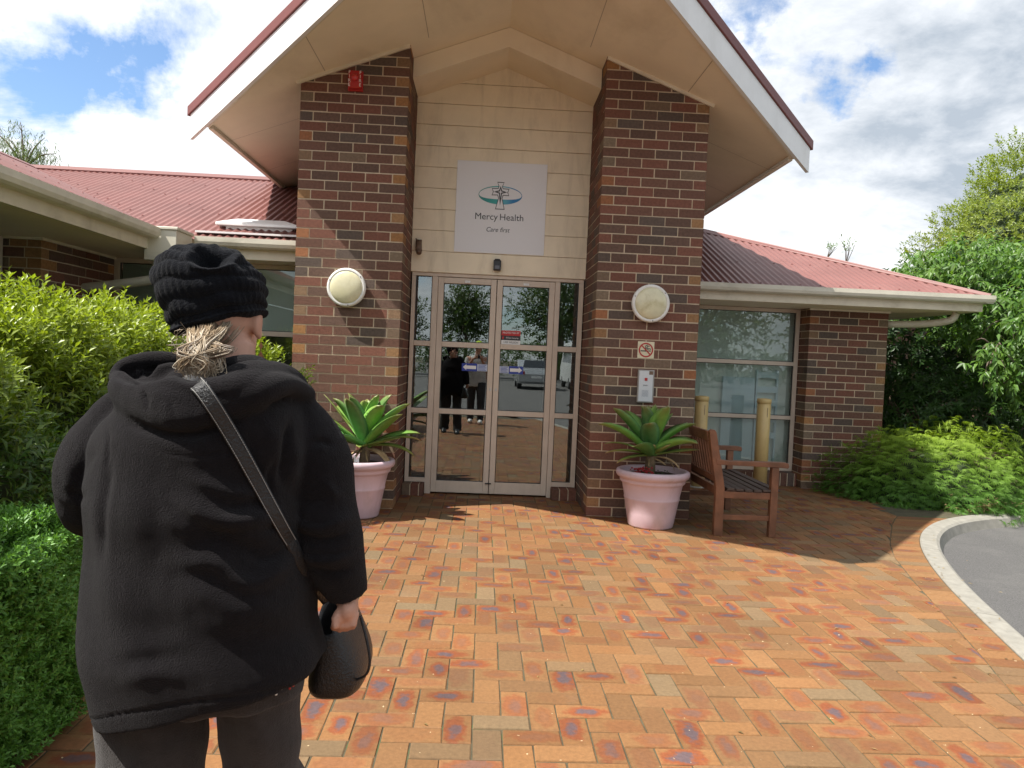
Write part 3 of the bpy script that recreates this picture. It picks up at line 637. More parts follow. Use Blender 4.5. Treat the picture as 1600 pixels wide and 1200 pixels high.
# ---- corrugated roofs
def corrugated(name, spans, axis, zf, parent, material, pitch=0.076, amp=0.0085, steps=6, off=0.0):
    """spans: list of (a, lo, hi); sheet ribs run along the slope. axis 'x': a is X, ribs run along Y; axis 'y': a is Y, ribs run along X"""
    a0, a1 = spans[0][0], spans[-1][0]; n = int((a1-a0)/pitch*steps); A = np.linspace(a0, a1, n)
    sa = [q[0] for q in spans]; lo = np.interp(A, sa, [q[1] for q in spans]); hi = np.interp(A, sa, [q[2] for q in spans])
    V = []
    for i, a in enumerate(A):
        w = amp*math.sin(2*math.pi*(a-a0)/pitch)
        for t in (lo[i], hi[i]):
            x, y = (a, t) if axis == 'x' else (t, a)
            V.append((x, y, zf(x, y)+w+off))
    F = [(2*i, 2*i+2, 2*i+3, 2*i+1) for i in range(n-1) if hi[i] > lo[i]+.001]
    nf = len(F); k = 0
    for r in np.arange(a0+pitch*.25, a1, pitch*3):
        l, h = float(np.interp(r, sa, [q[1] for q in spans])), float(np.interp(r, sa, [q[2] for q in spans]))
        for t in np.arange(min(l, h)+.12, max(l, h)-.08, .85):
            x, y = (r, t) if axis == 'x' else (t, r); z = zf(x, y)+amp+off; n0 = len(V); d = .011
            V += [(x-d, y-d, z-.002), (x+d, y-d, z-.002), (x+d, y+d, z-.002), (x-d, y+d, z-.002), (x, y, z+.010)]; F += [(n0, n0+1, n0+4), (n0+1, n0+2, n0+4), (n0+2, n0+3, n0+4), (n0+3, n0, n0+4)]
    me = bpy.data.meshes.new(name); me.from_pydata(V, [], F); o = link(name, me, [material, M_roofdark], parent, True)
    me.polygons.foreach_set('material_index', [0]*nf+[1]*(len(F)-nf)); return o
GL, GR = 0.25, 1.45                                       # outer lip of the eaves gutters
zmL = lambda x, y: 2.395 + 0.40*(y-GL-0.05)
zwL = lambda x, y: 2.395 + 0.40*(-3.90-x)
XV = -3.90                                                # inner corner of the two left eaves
RIDGE = 3.42
main = corrugated('wing_roof', [(-7.05, GL+0.05+(XV+7.05), RIDGE), (XV, GL+0.05, RIDGE), (-1.9, GL+0.05, RIDGE)], 'x', zmL, BLD, M_roof)
corrugated('wing_roof', [(-12.0, -7.05, XV), (GL+.05, -7.05, XV), (GL+0.05+3.14, -7.05, -7.04)], 'y', zwL, BLD, M_roof)
cap = MB(); zr = zmL(0, RIDGE)
cap.prism([(-7.2, RIDGE-.17, zr-.068+.022), (-7.2, RIDGE, zr+.030), (-7.2, RIDGE+.17, zr-.068+.022), (-7.2, RIDGE+.16, zr-.08), (-7.2, RIDGE, zr+.018), (-7.2, RIDGE-.16, zr-.08)], (5.4, 0, 0)); cap.build('ridge_cap', M_roof, main)
cap = MB(); zr2 = zwL(-7.05, 0)
cap.prism([(-7.05-.17, -12, zr2-.05), (-7.05, -12, zr2+.03), (-7.05+.17, -12, zr2-.05), (-7.05+.16, -12, zr2-.075), (-7.05, -12, zr2+.016), (-7.05-.16, -12, zr2-.075)], (0, 15.4, 0)); cap.build('ridge_cap', M_roof, main)
bk = MB(); bk.prism([(-10.2, -12, 2.35), (-7.06, -12, zr2), (-7.06, 3.4, zr2), (-10.2, 3.4, 2.35)], (0, 0, -.02)); bk.build('rear_slope', M_roof, main)
bk = MB(); bk.prism([(-9, RIDGE+.01, zr-.01), (-1.5, RIDGE+.01, zr-.01), (-1.5, 6.5, 2.35), (-9, 6.5, 2.35)], (0, 0, -.02)); bk.build('rear_slope', M_roof, main)
zmR = lambda x, y: 2.330 + 0.40*(y-GR-0.05)
HX, HY = 4.68, GR+0.05                                    # hip corner
right = corrugated('wing_roof', [(0.93, HY, 4.62), (HX-3.12, HY, 4.62), (HX, HY, HY)], 'x', zmR, BLD, M_roof)
hp = MB(); h0 = np.array([HX, HY, 2.335]); h1 = np.array([HX-3.12, 4.62, zmR(0, 4.62)])
d = h1-h0; n1 = np.array([-1, -1, 0])/1.414
for sgn in (-1, 1):
    w = n1*0 + (np.array([-.15, 0, 0]) if sgn < 0 else np.array([0.0, .15, 0]))*1.0
    dz = np.array([0, 0, -0.008 + 0.012])
    hp.prism([h0+[0, 0, .034], h1+[0, 0, .034], h1+w*1.0+dz+[0, 0, .006], h0+w*.2+dz], (0, 0, -0.008))
hp.build('hip_cap', M_roof, right)
sd = MB(); sd.prism([(HX, HY, 2.330), (HX, 9.0, 2.330), (HX-3.12, 9.0, zmR(0, 4.62)), (HX-3.12, 4.62, zmR(0, 4.62))], (0, 0, -.01)); sd.build('side_slope', M_roof, right)
sd = MB(); sd.prism([(0.93, 4.63, zmR(0, 4.62)), (HX-3.13, 4.63, zmR(0, 4.62)), (HX-3.13, 7.7, 2.33), (.93, 7.7, 2.33)], (0, 0, -.02)); sd.build('rear_slope', M_roof, right)
fr_ = MB()
fr_.prism([(7.4, 10.0, 3.0), (7.4, 12.5, 4.03), (7.4, 15, 3.0)], (6.5, 0, 0)); fr_.build('rear_wing_roof', M_roof, BLD)
fw = MB(); fw.box((7.6, 10.5, -.1), (13.7, 14.5, 2.99)); fw.build('rear_wing_wall', mat('brown_wall', (.12, .075, .055), .9, .2, 6), BLD)
# ---- gutters, fascias, eaves linings, downpipes
def gutter(name, p0, p1, out):
    """quad gutter from p0 to p1 (top of its outer lip); out: unit vector away from the wall"""
    o = np.array(out, float); prof = [(0, 0), (0.0, -0.045), (-0.012, -0.075), (-0.034, -0.090), (-0.110, -0.090), (-0.110, -.015), (-0.104, -.015), (-.104, -.084), (-.036, -.084), (-.017, -.072), (-.006, -.045), (-.006, -.006), (-.016, -.006), (-.016, 0)]
    r = [[tuple(np.array(p)+o*a+np.array([0, 0, z])) for a, z in prof] for p in (p0, p1)]
    g = MB(); g.loft(r, True, True); return g.build(name, M_gutter, BLD)
gutter('gutter', (-3.70, GL, 2.412), (-2.72, GL, 2.412), (0, -1, 0))
gutter('gutter', (-3.85, -12, 2.412), (-3.85, -.125, 2.412), (1, 0, 0))
gutter('gutter', (0.955, GR, 2.348), (4.70, GR, 2.348), (0, -1, 0))
gutter('gutter', (4.72, GR+.02, 2.348), (4.72, 9.0, 2.348), (1, 0, 0))
f = MB(); f.box((-3.97, GL+.112, 2.23), (-2.72, GL+.135, 2.40)); f.box((-3.985, -12, 2.23), (-3.962, GL+.111, 2.40)); f.build('fascia', M_trim, BLD)
f = MB(); f.box((0.955, GR+.112, 2.168), (4.605, GR+.135, 2.335)); f.box((4.606, GR+.112, 2.168), (4.63, 9.0, 2.335)); f.build('fascia', M_trim, BLD)
f = MB(); f.box((-5.0, GL+.137, 2.232), (-2.72, 1.0, 2.244)); f.box((-5.1, -12, 2.232), (-3.987, GL+.136, 2.244)); f.build('eave_lining', M_soffit, BLD)
f = MB(); f.box((0.955, GR+.136, 2.166), (4.604, 2.7, 2.178)); f.box((3.83, 2.701, 2.166), (4.604, 9.0, 2.178)); f.build('eave_lining', M_soffit, BLD)
for p0, p1 in (((2.862, 2.075, 2.152), (3.845, 2.075, 2.152)), ((-5.02, -.511, 2.222), (-4.652, -.511, 2.222)), ((-4.64, -.52, 2.222), (-4.64, .74, 2.222))): f = MB(); f.bar(p0, p1, .02, .022); f.build('eave_bead', M_trim, BLD)
rh = MB(); rh.box((-3.990, -0.12, 2.135), (-3.716, 0.24, 2.400), ch=.004); rh.box((-4.005, -.135, 2.4005), (-3.70, .245, 2.428), ch=.006)
rh.build('rainwater_head', M_gutter, BLD)
dp = MB(); dp.tube(smoothpath([(-3.93, .02, 2.134), (-3.93, .02, 2.02), (-3.98, .03, 1.975), (-4.3, .1, 1.925), (-4.72, .19, 1.872)], 26), .043, 14)
dp.tube([(-4.73, .19, 1.93), (-4.73, .19, 0.0)], .046, 14); dp.build('downpipe', M_gutter, BLD, smooth=True)
f = MB(); f.tube(smoothpath([(4.45, 1.75, 2.16), (4.40, 1.80, 2.07), (4.2, 2.0, 2.03), (3.85, 2.2, 2.02)], 16), .042, 12); f.build('downpipe', M_gutter, BLD, smooth=True)
rv = MB(); rv.box((-3.575, .72, 2.45), (-2.93, 1.2, 2.585)); rv.build('roof_vent', M_white, BLD)
p_ = [[(-3.66, .66, 2.586), (-2.86, .66, 2.586), (-2.86, 1.26, 2.586), (-3.66, 1.26, 2.586)], [(-3.66, .66, 2.615), (-2.86, .66, 2.615), (-2.86, 1.26, 2.615), (-3.66, 1.26, 2.615)], [(-3.49, .80, 2.675), (-3.03, .80, 2.675), (-3.03, 1.12, 2.675), (-3.49, 1.12, 2.675)]]
rv = MB(); rv.loft(p_); rv.build('roof_vent_cap', M_white, BLD, bevel=.006)
rv = MB(); rv.box((-3.76, .42, 2.47), (-2.80, .70, 2.488)); rv.build('vent_flashing', M_white, BLD)
# ================================================================== fittings on the walls
M_ringw = mat('lamp_ring', (0.74, 0.73, 0.69), 0.4, 0.05, 10, streak=((0.35, 0.3, 0.22), (8, 8, 8), 0.3))
M_opal = mat('yellowed_diffuser', (0.64, 0.60, 0.40), 0.2, 0.10, 7, spec=0.55, coat=0.3, streak=((0.36, 0.30, 0.14), (7, 7, 7), 0.6))
def bulkhead(x, z, label):
    t = thing('wall_lamp', (x, -0.001, z), label, 'wall lamp', 'round bulkhead lamps on the porch piers')
    def lathe_y(prof, seg=48):
        r = [[(x+q*math.cos(a), -y, z+q*math.sin(a)) for a in np.linspace(0, 2*np.pi, seg, endpoint=False)] for q, y in prof]
        m = MB(); m.loft(r, True, True); return m
    lathe_y([(0.150, 0.001), (0.165, 0.02), (0.172, 0.045), (0.172, 0.066), (0.164, 0.077), (0.150, 0.080), (0.146, 0.076)]).build('ring', M_ringw, t, True)
    lathe_y([(0.145, 0.06)]+[(0.145*math.cos(a), 0.072+0.036*math.sin(a)) for a in np.linspace(0.0, 1.52, 9)]).build('diffuser', M_opal, t, True)
    for a in (R(38), R(158), R(278)): s = MB(); s.ball((x+.158*math.cos(a), -.080, z+.158*math.sin(a)), (.005, .003, .005), 8); s.build('screw', M_blackpl, t, True)
bulkhead(-2.242, 1.978, 'round yellowed wall lamp in the sun on the left brick pier')
bulkhead(0.487, 1.961, 'round yellowed wall lamp in shade on the right brick pier above the no smoking sign')
# fire sounder
M_red = mat('red_plastic', (0.42, 0.012, 0.014), 0.25, 0.05, 10, coat=0.4)
t = thing('fire_alarm_sounder', (-2.229, 0, 3.804), 'red fire alarm box high on the left brick pier', 'fire alarm')
b = MB(); b.box((-2.297, -.035, 3.715), (-2.165, -.001, 3.888), ch=.006); b.build('base', M_red, t)
b = MB(); b.box((-2.290, -.072, 3.725), (-2.172, -.0355, 3.882), ch=.010); b.build('housing', M_red, t)
b = MB(); b.lathe((0, 0, 0), [(.030, 0), (.030, .014), (.022, .026), (.006, .031)], 20); b.v = [(-2.231+q[0], -.072-q[2], 3.815+q[1]) for q in b.v]; b.build('strobe', mat('strobe_lens', (.55, .02, .02), .1, coat=.8), t, True)
for xx in (-2.279, -2.184):
    b = MB()
    for i, ch_ in enumerate('FIRE'): put_text(b, ch_, .040, (xx, -.0735, 3.862-.036*i), depth=.002)
    b.build('lettering', M_white, t)
# sign over the door
M_signw = mat('sign_face', (0.80, 0.80, 0.82), 0.35, 0.015, 1.5)
M_ink = mat('sign_ink', (0.025, 0.025, 0.028), 0.4)
t = thing('entrance_sign', (-0.888, 0.825, 2.915), 'white square sign with a cross in a teal ring above the entrance doors', 'sign')
SY = 0.816
b = MB(); b.box((-1.341, SY, 2.459), (-0.436, SY+.006, 3.371), ch=.001); b.build('board', M_signw, t)
def ring_mesh():
    mb = MB(); n = 72; cx, cz = -0.898, 3.042; V = []
    for i in range(n):
        a = 2*math.pi*i/n; low = 0.5-0.5*math.sin(a)
        rx, rz = 0.219, 0.092
        w = 0.008 + 0.026*low**1.5
        V += [(cx+(rx)*math.cos(a), SY-.0012, cz+rz*math.sin(a)), (cx+(rx-w*0.32)*math.cos(a), SY-.0012, cz+(rz-w*1.25)*math.sin(a)+w*.25*low)]
    F = []
    for i in range(n):
        j = (i+1) % n; F.append((2*i, 2*j, 2*j+1, 2*i+1))
    mb.add(V, F); return mb
def ring_mat():
    m = bpy.data.materials.new('teal_blue_print'); m.use_nodes = True; nt = m.node_tree; b = nt.nodes['Principled BSDF']; b.inputs['Roughness'].default_value = .4
    tc = nt.nodes.new('ShaderNodeTexCoord'); sp = nt.nodes.new('ShaderNodeSeparateXYZ'); nt.links.new(tc.outputs['Object'], sp.inputs[0])
    mr = nt.nodes.new('ShaderNodeMapRange'); nt.links.new(sp.outputs['X'], mr.inputs['Value']); mr.inputs['From Min'].default_value = -1.117; mr.inputs['From Max'].default_value = -.679
    rp = nt.nodes.new('ShaderNodeValToRGB'); nt.links.new(mr.outputs[0], rp.inputs[0]); e = rp.color_ramp.elements
    e[0].position = 0; e[0].color = (0.01, .22, .20, 1); e[1].position = 1; e[1].color = (.01, .20, .42, 1)
    q = rp.color_ramp.elements.new(.42); q.color = (.03, .38, .36, 1); q = rp.color_ramp.elements.new(.62); q.color = (.10, .40, .52, 1); q = rp.color_ramp.elements.new(.8); q.color = (.01, .18, .46, 1)
    nt.links.new(rp.outputs[0], b.inputs['Base Color']); return m
ring_mesh().build('ring_emblem', ring_mat(), t, recalc=False)
def cross_outline(o):
    """flared cross, o: how far the outline is drawn in"""
    cx, cz = -0.898, 3.050
    right = [(.036-o*.8, .124-o), (.020-o*.9, .080), (.026-o*.6, .062-o), (.088-o, .060-o), (.076-o, .024), (.088-o, -.012+o), (.030-o*.8, -.010+o), (.021-o*.9, -.04), (.048-o*1.1, -.150+o)]
    pts = right+[(-x, z) for x, z in reversed(right)]
    return [(cx+x, cz+z) for x, z in pts]
def flat_poly(mb, pts, y): mb.add([(x, y, z) for x, z in pts], [tuple(range(len(pts)))]); return mb
b = MB(); flat_poly(b, cross_outline(0)[::1], SY-.0020); b.build('cross_emblem', M_ink, t, recalc=False)
b = MB(); flat_poly(b, cross_outline(.0075), SY-.0028); b.build('cross_field', M_signw, t, recalc=False)
def star(cx, cz, rt, rb, rs, w):
    return [(cx, cz+rt), (cx+w, cz+w), (cx+rs, cz), (cx+w, cz-w), (cx, cz-rb), (cx-w, cz-w), (cx-rs, cz), (cx-w, cz+w)]
b = MB(); flat_poly(b, star(-.898, 3.074, .062, .135, .068, .016), SY-.0036); b.build('star_emblem', M_ink, t, recalc=False)
b = MB(); flat_poly(b, star(-.898, 3.074, .034, .06, .034, .0055), SY-.0044); b.build('star_light', M_signw, t, recalc=False)
b = MB(); put_text(b, 'Mercy', 0.092, (-1.148, SY-.0012, 2.822), depth=.001, align='LEFT'); b.build('lettering', M_ink, t); b = MB(); put_text(b, 'Health', 0.092, (-.652, SY-.0012, 2.822), depth=.001, align='RIGHT'); b.build('lettering', M_ink, t); b = MB(); put_text(b, 'Care first', 0.066, (-0.912, SY-.0012, 2.695), shear=.25, depth=.001, stretch=.93); b.build('lettering', M_ink, t)
# motion sensor, old lamp
t = thing('door_sensor', (-0.899, .83, 2.335), 'small black motion sensor box above the entrance doors', 'sensor')
b = MB(); b.box((-.938, .752, 2.285), (-.862, .828, 2.388), ch=.008); b.build('housing', M_blackpl, t)
b = MB(); b.box((-.926, .765, 2.3885), (-.874, .825, 2.400), ch=.004); b.build('bracket', M_blackpl, t); b = MB(); b.box((-.925, .748, 2.295), (-.875, .753, 2.335), ch=.002); b.build('lens', mat('smoked_lens', (.03, .02, .03), .08, coat=.6), t)
M_brownm = mat('weathered_brown', (.17, .11, .075), .6, .3, 40)
t = thing('spot_lamp', (-1.691, .83, 2.483), 'small rusty brown spot lamp on the boards left of the sign', 'spot lamp')
b = MB(); b.tube([(-1.695, .80, 2.535), (-1.686, .735, 2.44)], [.030, .033], 14); b.build('barrel', M_brownm, t, True)
b = MB(); b.box((-1.725, .80, 2.525), (-1.665, .83, 2.56), ch=.004); b.build('bracket', M_brownm, t)
b = MB(); b.tube([(-1.686, .738, 2.444), (-1.680, .70, 2.415)], [.024, .027], 12); b.build('hood', M_brownm, t, True); b = MB(); b.tube([(-1.70, .79, 2.545), (-1.725, .78, 2.565)], .006, 6); b.build('wire', M_brownm, t, True)
# no smoking plate
M_cream = mat('cream_plate', (.66, .60, .42), .4, .05, 20); M_sred = mat('sign_red', (.42, .02, .02), .4)
t = thing('no_smoking_sign', (.476, 0, 1.541), 'square cream no smoking sign on the right brick pier', 'sign')
b = MB(); b.box((.400, -.006, 1.464), (.552, -.001, 1.618), ch=.001); b.build('plate', M_cream, t)
b = MB(); n = 48; V = []
for i in range(n):
    a = 2*math.pi*i/n
    for r_ in (.066, .054): V.append((.476+r_*math.cos(a), -.0085, 1.541+r_*math.sin(a)))
b.add(V, [(2*i, 2*((i+1) % n), 2*((i+1) % n)+1, 2*i+1) for i in range(n)])
b.bar((.476-.041, -.0085, 1.541+.041), (.476+.041, -.0085, 1.541-.041), .011, .001, (0, 1, 0)); b.build('ring_symbol', M_sred, t, recalc=False)
b = MB(); b.box((.428, -.0075, 1.527), (.500, -.0065, 1.537)); b.box((.503, -.0075, 1.527), (.508, -.0065, 1.537)); b.box((.511, -.0075, 1.527), (.519, -.0065, 1.537))
b.tube(smoothpath([(.512, -.007, 1.540), (.517, -.007, 1.553), (.498, -.007, 1.556), (.484, -.007, 1.562), (.490, -.007, 1.575), (.508, -.007, 1.577)], 20), .0036, 5); b.tube(smoothpath([(.500, -.007, 1.545), (.490, -.007, 1.549), (.474, -.007, 1.556), (.473, -.007, 1.578), (.492, -.007, 1.588)], 16), .0036, 5); b.build('cigarette_symbol', M_ink, t)
# call panel
t = thing('call_panel', (.486, 0, 1.216), 'white call panel with a red button on the right brick pier behind the agave', 'call panel')
b = MB(); b.box((.412, -.032, 1.062), (.560, -.001, 1.360), ch=.003); b.build('back_box', mat('grey_metal', (.36, .34, .31), .5, .1, 20), t)
b = MB(); b.box((.420, -.040, 1.072), (.546, -.0325, 1.350), ch=.002); b.build('cover', mat('panel_white', (.62, .63, .64), .35, .03, 10), t)
b = MB(); b.box((.470, -.045, 1.262), (.496, -.0405, 1.288), ch=.002); b.build('button', M_sred, t)
b = MB()
for i in range(9):
    for j in range(9):
        if (i+j) % 2 == 0: b.box((.451+.0066*i, -.0415, 1.118+.0066*j), (.451+.0066*i+.0048, -.0405, 1.118+.0066*j+.0048))
b.build('speaker_grille', mat('grille_grey', (.25, .28, .32), .5), t)
b = MB(); put_text(b, 'press', .018, (.480, -.0412, 1.222), depth=.001); b.build('lettering', M_ink, t)
b = MB(); b.box((.510, -.0425, 1.318), (.545, -.0405, 1.350), ch=.001); b.build('key_lock', M_brownm, t)
# stickers on the door glass
GY = 0.8625
M_blue = mat('sticker_blue', (.018, .045, .32), .4)
def arrow_sticker(x0, x1, z, right, label):
    t = thing('arrow_sticker', ((x0+x1)/2, GY, z), label, 'sticker', 'arrow stickers on the entrance doors')
    b = MB(); w = x1-x0; h = .078; bx = (x0, x1-.40*w) if not right else (x0+.40*w, x1); tx = (x1-.40*w, x1) if not right else (x0, x0+.40*w)
    b.box((bx[0], GY-.0025, z-h/2), (bx[1], GY-.0005, z+h/2)); b.build('blue_panel', M_blue, t)
    b = MB(); s = 1 if right else -1; cx = (bx[0]+bx[1])/2; L = (bx[1]-bx[0])*.86
    pts = [(cx-s*L/2, z-.017), (cx+s*(L/2-.035), z-.017), (cx+s*(L/2-.035), z-.031), (cx+s*L/2, z), (cx+s*(L/2-.035), z+.031), (cx+s*(L/2-.035), z+.017), (cx-s*L/2, z+.017)]
    flat_poly(b, pts, GY-.0032); b.build('arrow', M_white, t, recalc=False)
    b = MB(); b.box((tx[0]+(.001 if not right else 0), GY-.0025, z-h/2+.004), (tx[1]-(.001 if right else 0), GY-.0005, z+h/2-.004)); b.build('text_panel', mat('sticker_pale', (.50, .56, .68), .4), t)
    b = MB()
    for i in range(5): b.box((tx[0]+.012, GY-.0033, z+.024-.013*i), (tx[1]-.012-.01*(i % 2), GY-.0026, z+.029-.013*i))
    b.build('text_lines', M_blue, t)
arrow_sticker(-1.215, -0.955, 1.302, False, 'blue sticker with a white arrow pointing left on the left door pane')
arrow_sticker(-0.832, -0.590, 1.292, True, 'blue sticker with a white arrow pointing right on the right door pane')
t = thing('security_sticker', (-.715, GY, 1.62), 'red, black and white security sticker on the right door pane', 'sticker')
b = MB(); b.box((-.826, GY-.0025, 1.640), (-.632, GY-.0005, 1.692)); b.build('red_band', mat('sticker_red', (.50, .02, .02), .4), t)
b = MB(); b.box((-.826, GY-.0025, 1.594), (-.632, GY-.0005, 1.6395)); b.build('black_band', M_ink, t)
b = MB(); b.box((-.826, GY-.0025, 1.548), (-.632, GY-.0005, 1.5935)); b.build('white_band', M_white, t)
b = MB(); put_text(b, 'PROTECTED BY', .028, (-.729, GY-.0034, 1.668), depth=.001, stretch=.86); b.build('white_lettering', M_white, t); b = MB(); put_text(b, 'Wilson Security', .024, (-.716, GY-.0034, 1.618), depth=.001, stretch=.84); b.build('white_lettering', M_white, t)
b = MB(); put_text(b, '1300 WILSON', .029, (-.729, GY-.0034, 1.572), depth=.001, stretch=.86); b.build('black_lettering', M_ink, t)
b = MB(); flat_poly(b, [(-.819, 1.603), (-.803, 1.603), (-.799, 1.63), (-.815, 1.63)], GY-.0034); b.build('red_mark', MATS['sticker_red'], t, recalc=False)
t = thing('paper_notice', (-1.635, GY, 1.36), 'white paper notice in a black holder inside the left sidelight', 'notice')
b = MB(); b.box((-1.690, GY+.020, 1.290), (-1.588, GY+.030, 1.432), ch=.002); b.build('holder', M_blackpl, t)
b = MB(); b.box((-1.690, GY+.0150, 1.305), (-1.590, GY+.0192, 1.395)); b.build('sheet', M_white, t)
b = MB()
for i, w in enumerate((.03, .05, .035, .06, .055)): b.box((-1.680, GY+.0140, 1.382-.013*i), (-1.680+w+.015, GY+.0148, 1.386-.013*i))
b.build('text_lines', M_ink, t)

# ================================================================== pots, agaves
M_pot = mat('pink_pot', (0.60, 0.455, 0.50), 0.38, 0.04, 6, 0.1, 30, coat=0.12, streak=((0.36, 0.28, 0.25), (7, 7, 2.2), 0.5))
M_soil = mat('potting_soil', (0.055, 0.038, 0.026), 0.95, 0.5, 40, 1.0, 90)
def pot(x, y, label):
    t = thing('plant_pot', (x, y, 0), label, 'plant pot', 'pink pots beside the entrance')
    prof = [(.165, .002), (.190, .004), (.197, .016), (.215, .12), (.236, .235), (.2405, .243), (.2425, .252), (.2415, .260), (.240, .265), (.262, .372), (.268, .380), (.280, .390), (.285, .404), (.284, .418), (.292, .426), (.310, .437), (.319, .455), (.320, .474), (.313, .490), (.298, .497), (.280, .492), (.272, .480), (.268, .44)]
    m = MB(); m.lathe((x, y, 0), prof, 72, cap=False); m.build('shell', M_pot, t, True)
    s = MB(); rr = np.linspace(0.01, .268, 7); rings = [[(x+r*math.cos(a), y+r*math.sin(a), .445+random.uniform(-.012, .012)*(r < .26)) for a in np.linspace(0, 2*np.pi, 26, endpoint=False)] for r in rr]
    s.loft(rings, True, False); s.build('soil', M_soil, t, True); return t
PRX, PRY, PLX, PLY = .522, -.325, -2.045, -.32
pot(PRX, PRY, 'pink pot with an agave in front of the right brick pier, left of the bench')
pot(PLX, PLY, 'pink pot with an agave in front of the left brick pier, beside the woman')
def leaf_blade(mb, base, az, el, L, W, droop, curl, twist=0.0, n=13, thick=.010, col=None, tip=None):
    """fleshy agave leaf: widest past the middle, channelled, ending in a point"""
    d = np.array([math.cos(az), math.sin(az), 0]); side = np.array([-math.sin(az), math.cos(az), 0]); P = np.array(base, float); e = el; rings = []; step = L/(n-1); cols = []
    for i in range(n):
        t = i/(n-1); e = el - droop*t**1.6
        if i: P = P + step*(d*math.cos(e)+np.array([0, 0, 1])*math.sin(e))
        fw = d*math.cos(e)+np.array([0, 0, 1])*math.sin(e); up = -d*math.sin(e)+np.array([0, 0, 1])*math.cos(e)
        s = side*math.cos(twist*t)+up*math.sin(twist*t); u = np.cross(fw, s); u = u if u @ up > 0 else -u
        w = W*(0.62+0.55*math.sin(min(1, t*1.45)*math.pi/2)-.17*t)*max(0.0, 1-t**4.5)**.62*(1 if t < .97 else .6)
        w = max(w, .0012)
        th = thick*(1-t*.8)+.0008; cv = curl*w
        ring = []
        for q in (-1, -.6, -.25, 0, .25, .6, 1): ring.append(P+s*w*q+u*(cv*q*q))
        for q in (.6, .2, -.2, -.6): ring.append(P+s*w*q*.97+u*(cv*q*q-th*(1-q*q*.6)))
        rings.append(ring); k = (t**6)
        c = col if col else (.1, .2, .05); tc_ = tip or (.30, .22, .10)
        cols += [tuple(np.array(c)*(1-k)+np.array(tc_)*k)]*len(ring)
    n0 = mb.n; mb.loft(rings, True, True); mb.c[n0:] = cols
def agave_mat():
    m = mat('agave_leaf', (.1, .2, .06), .42, .16, 14, .15, 50, attr='tint', transl=.10, spec=.4); return m
M_agave = agave_mat()
M_dry = mat('dry_leaf', (.36, .25, .13), .85, .25, 30, .5, 60)
def agave(x, y, z, seed, label, outer, extra):
    rs = random.Random(seed); t = thing('agave_plant', (x, y, z), label, 'agave', 'agaves in the pink pots')
    mb = MB()
    def greens(k): 
        g = [(.115, .29, .075), (.145, .335, .062), (.175, .37, .070), (.10, .25, .085)][k % 4]; f = rs.uniform(.85, 1.2); return tuple(q*f for q in g)
    ga = 2.399; n = 22
    for i in range(n):
        f = i/(n-1); az = i*ga+rs.uniform(-.25, .25); el = R(86)-R(58)*f**1.15+rs.uniform(-.12, .12)
        L = .30+.20*min(1, f*1.8)+rs.uniform(-.05, .04); W = .046+.036*min(1, f*2.0)+rs.uniform(-.004, .006)
        b = (x+.025*f*math.cos(az), y+.025*f*math.sin(az), z+.13-.12*f)
        leaf_blade(mb, b, az, el, L, W, rs.uniform(.02, .45)+.18*f, rs.uniform(.28, .55), rs.uniform(-.35, .35), col=greens(i), tip=(.22, .20, .07))
    for (az, el, L, W, dr, tip) in outer:
        leaf_blade(mb, (x, y, z+.02), R(az), R(el), L, W, dr, .4, 0.15, col=(.17, .24, .05), tip=tip)
    mb.build('rosette', M_agave, t, True, tint='tint')
    st = MB(); st.tube([(x, y, z-.15), (x+.006, y, z-.02), (x, y, z+.10)], [.050, .043, .034], 14); st.build('stem', mat('agave_stem', (.19, .14, .085), .9, .3, 40, .8, 60), t, True)
    d = MB()
    for (az, el, L, W, dr) in extra: leaf_blade(d, (x, y, z+.0), R(az), R(el), L, W, dr, .9, .8, thick=.004)
    d.build('withered_leaf', M_dry, t, True); return t
agave(PRX-.03, PRY, .60, 4, 'green agave with a few browned leaf tips in the pink pot left of the bench', [(190, 14, .42, .036, .5, (.45, .32, .14)), (350, 12, .43, .038, .1, (.32, .22, .1)), (205, 0, .36, .036, .4, (.5, .34, .15)), (262, 22, .26, .042, -.2, (.45, .32, .16)), (300, 20, .27, .045, -.3, (.45, .36, .16)), (20, 22, .42, .034, .2, (.3, .22, .1)), (170, 28, .42, .03, .7, (.2, .22, .07))], [(330, 12, .30, .010, 1.2), (310, -8, .18, .009, .3), (255, -10, .17, .008, .4), (15, 8, .30, .008, 1.4)])
agave(PLX+.055, PLY, .58, 9, 'bright green agave with long arching outer leaves in the pink pot beside the woman', [(2, 26, .50, .036, .75, (.5, .3, .13)), (350, 12, .46, .038, .8, (.3, .26, .08)), (190, 16, .44, .036, .3, (.32, .26, .1)), (172, 38, .56, .022, .15, (.3, .25, .1)), (270, 10, .30, .045, .2, (.35, .33, .1)), (330, 16, .38, .044, .0, (.2, .26, .07)), (160, 48, .6, .020, .1, (.25, .25, .1))], [(340, -8, .30, .03, .9), (200, -20, .24, .018, .9), (235, -25, .2, .015, .7), (290, -20, .18, .008, .5)])
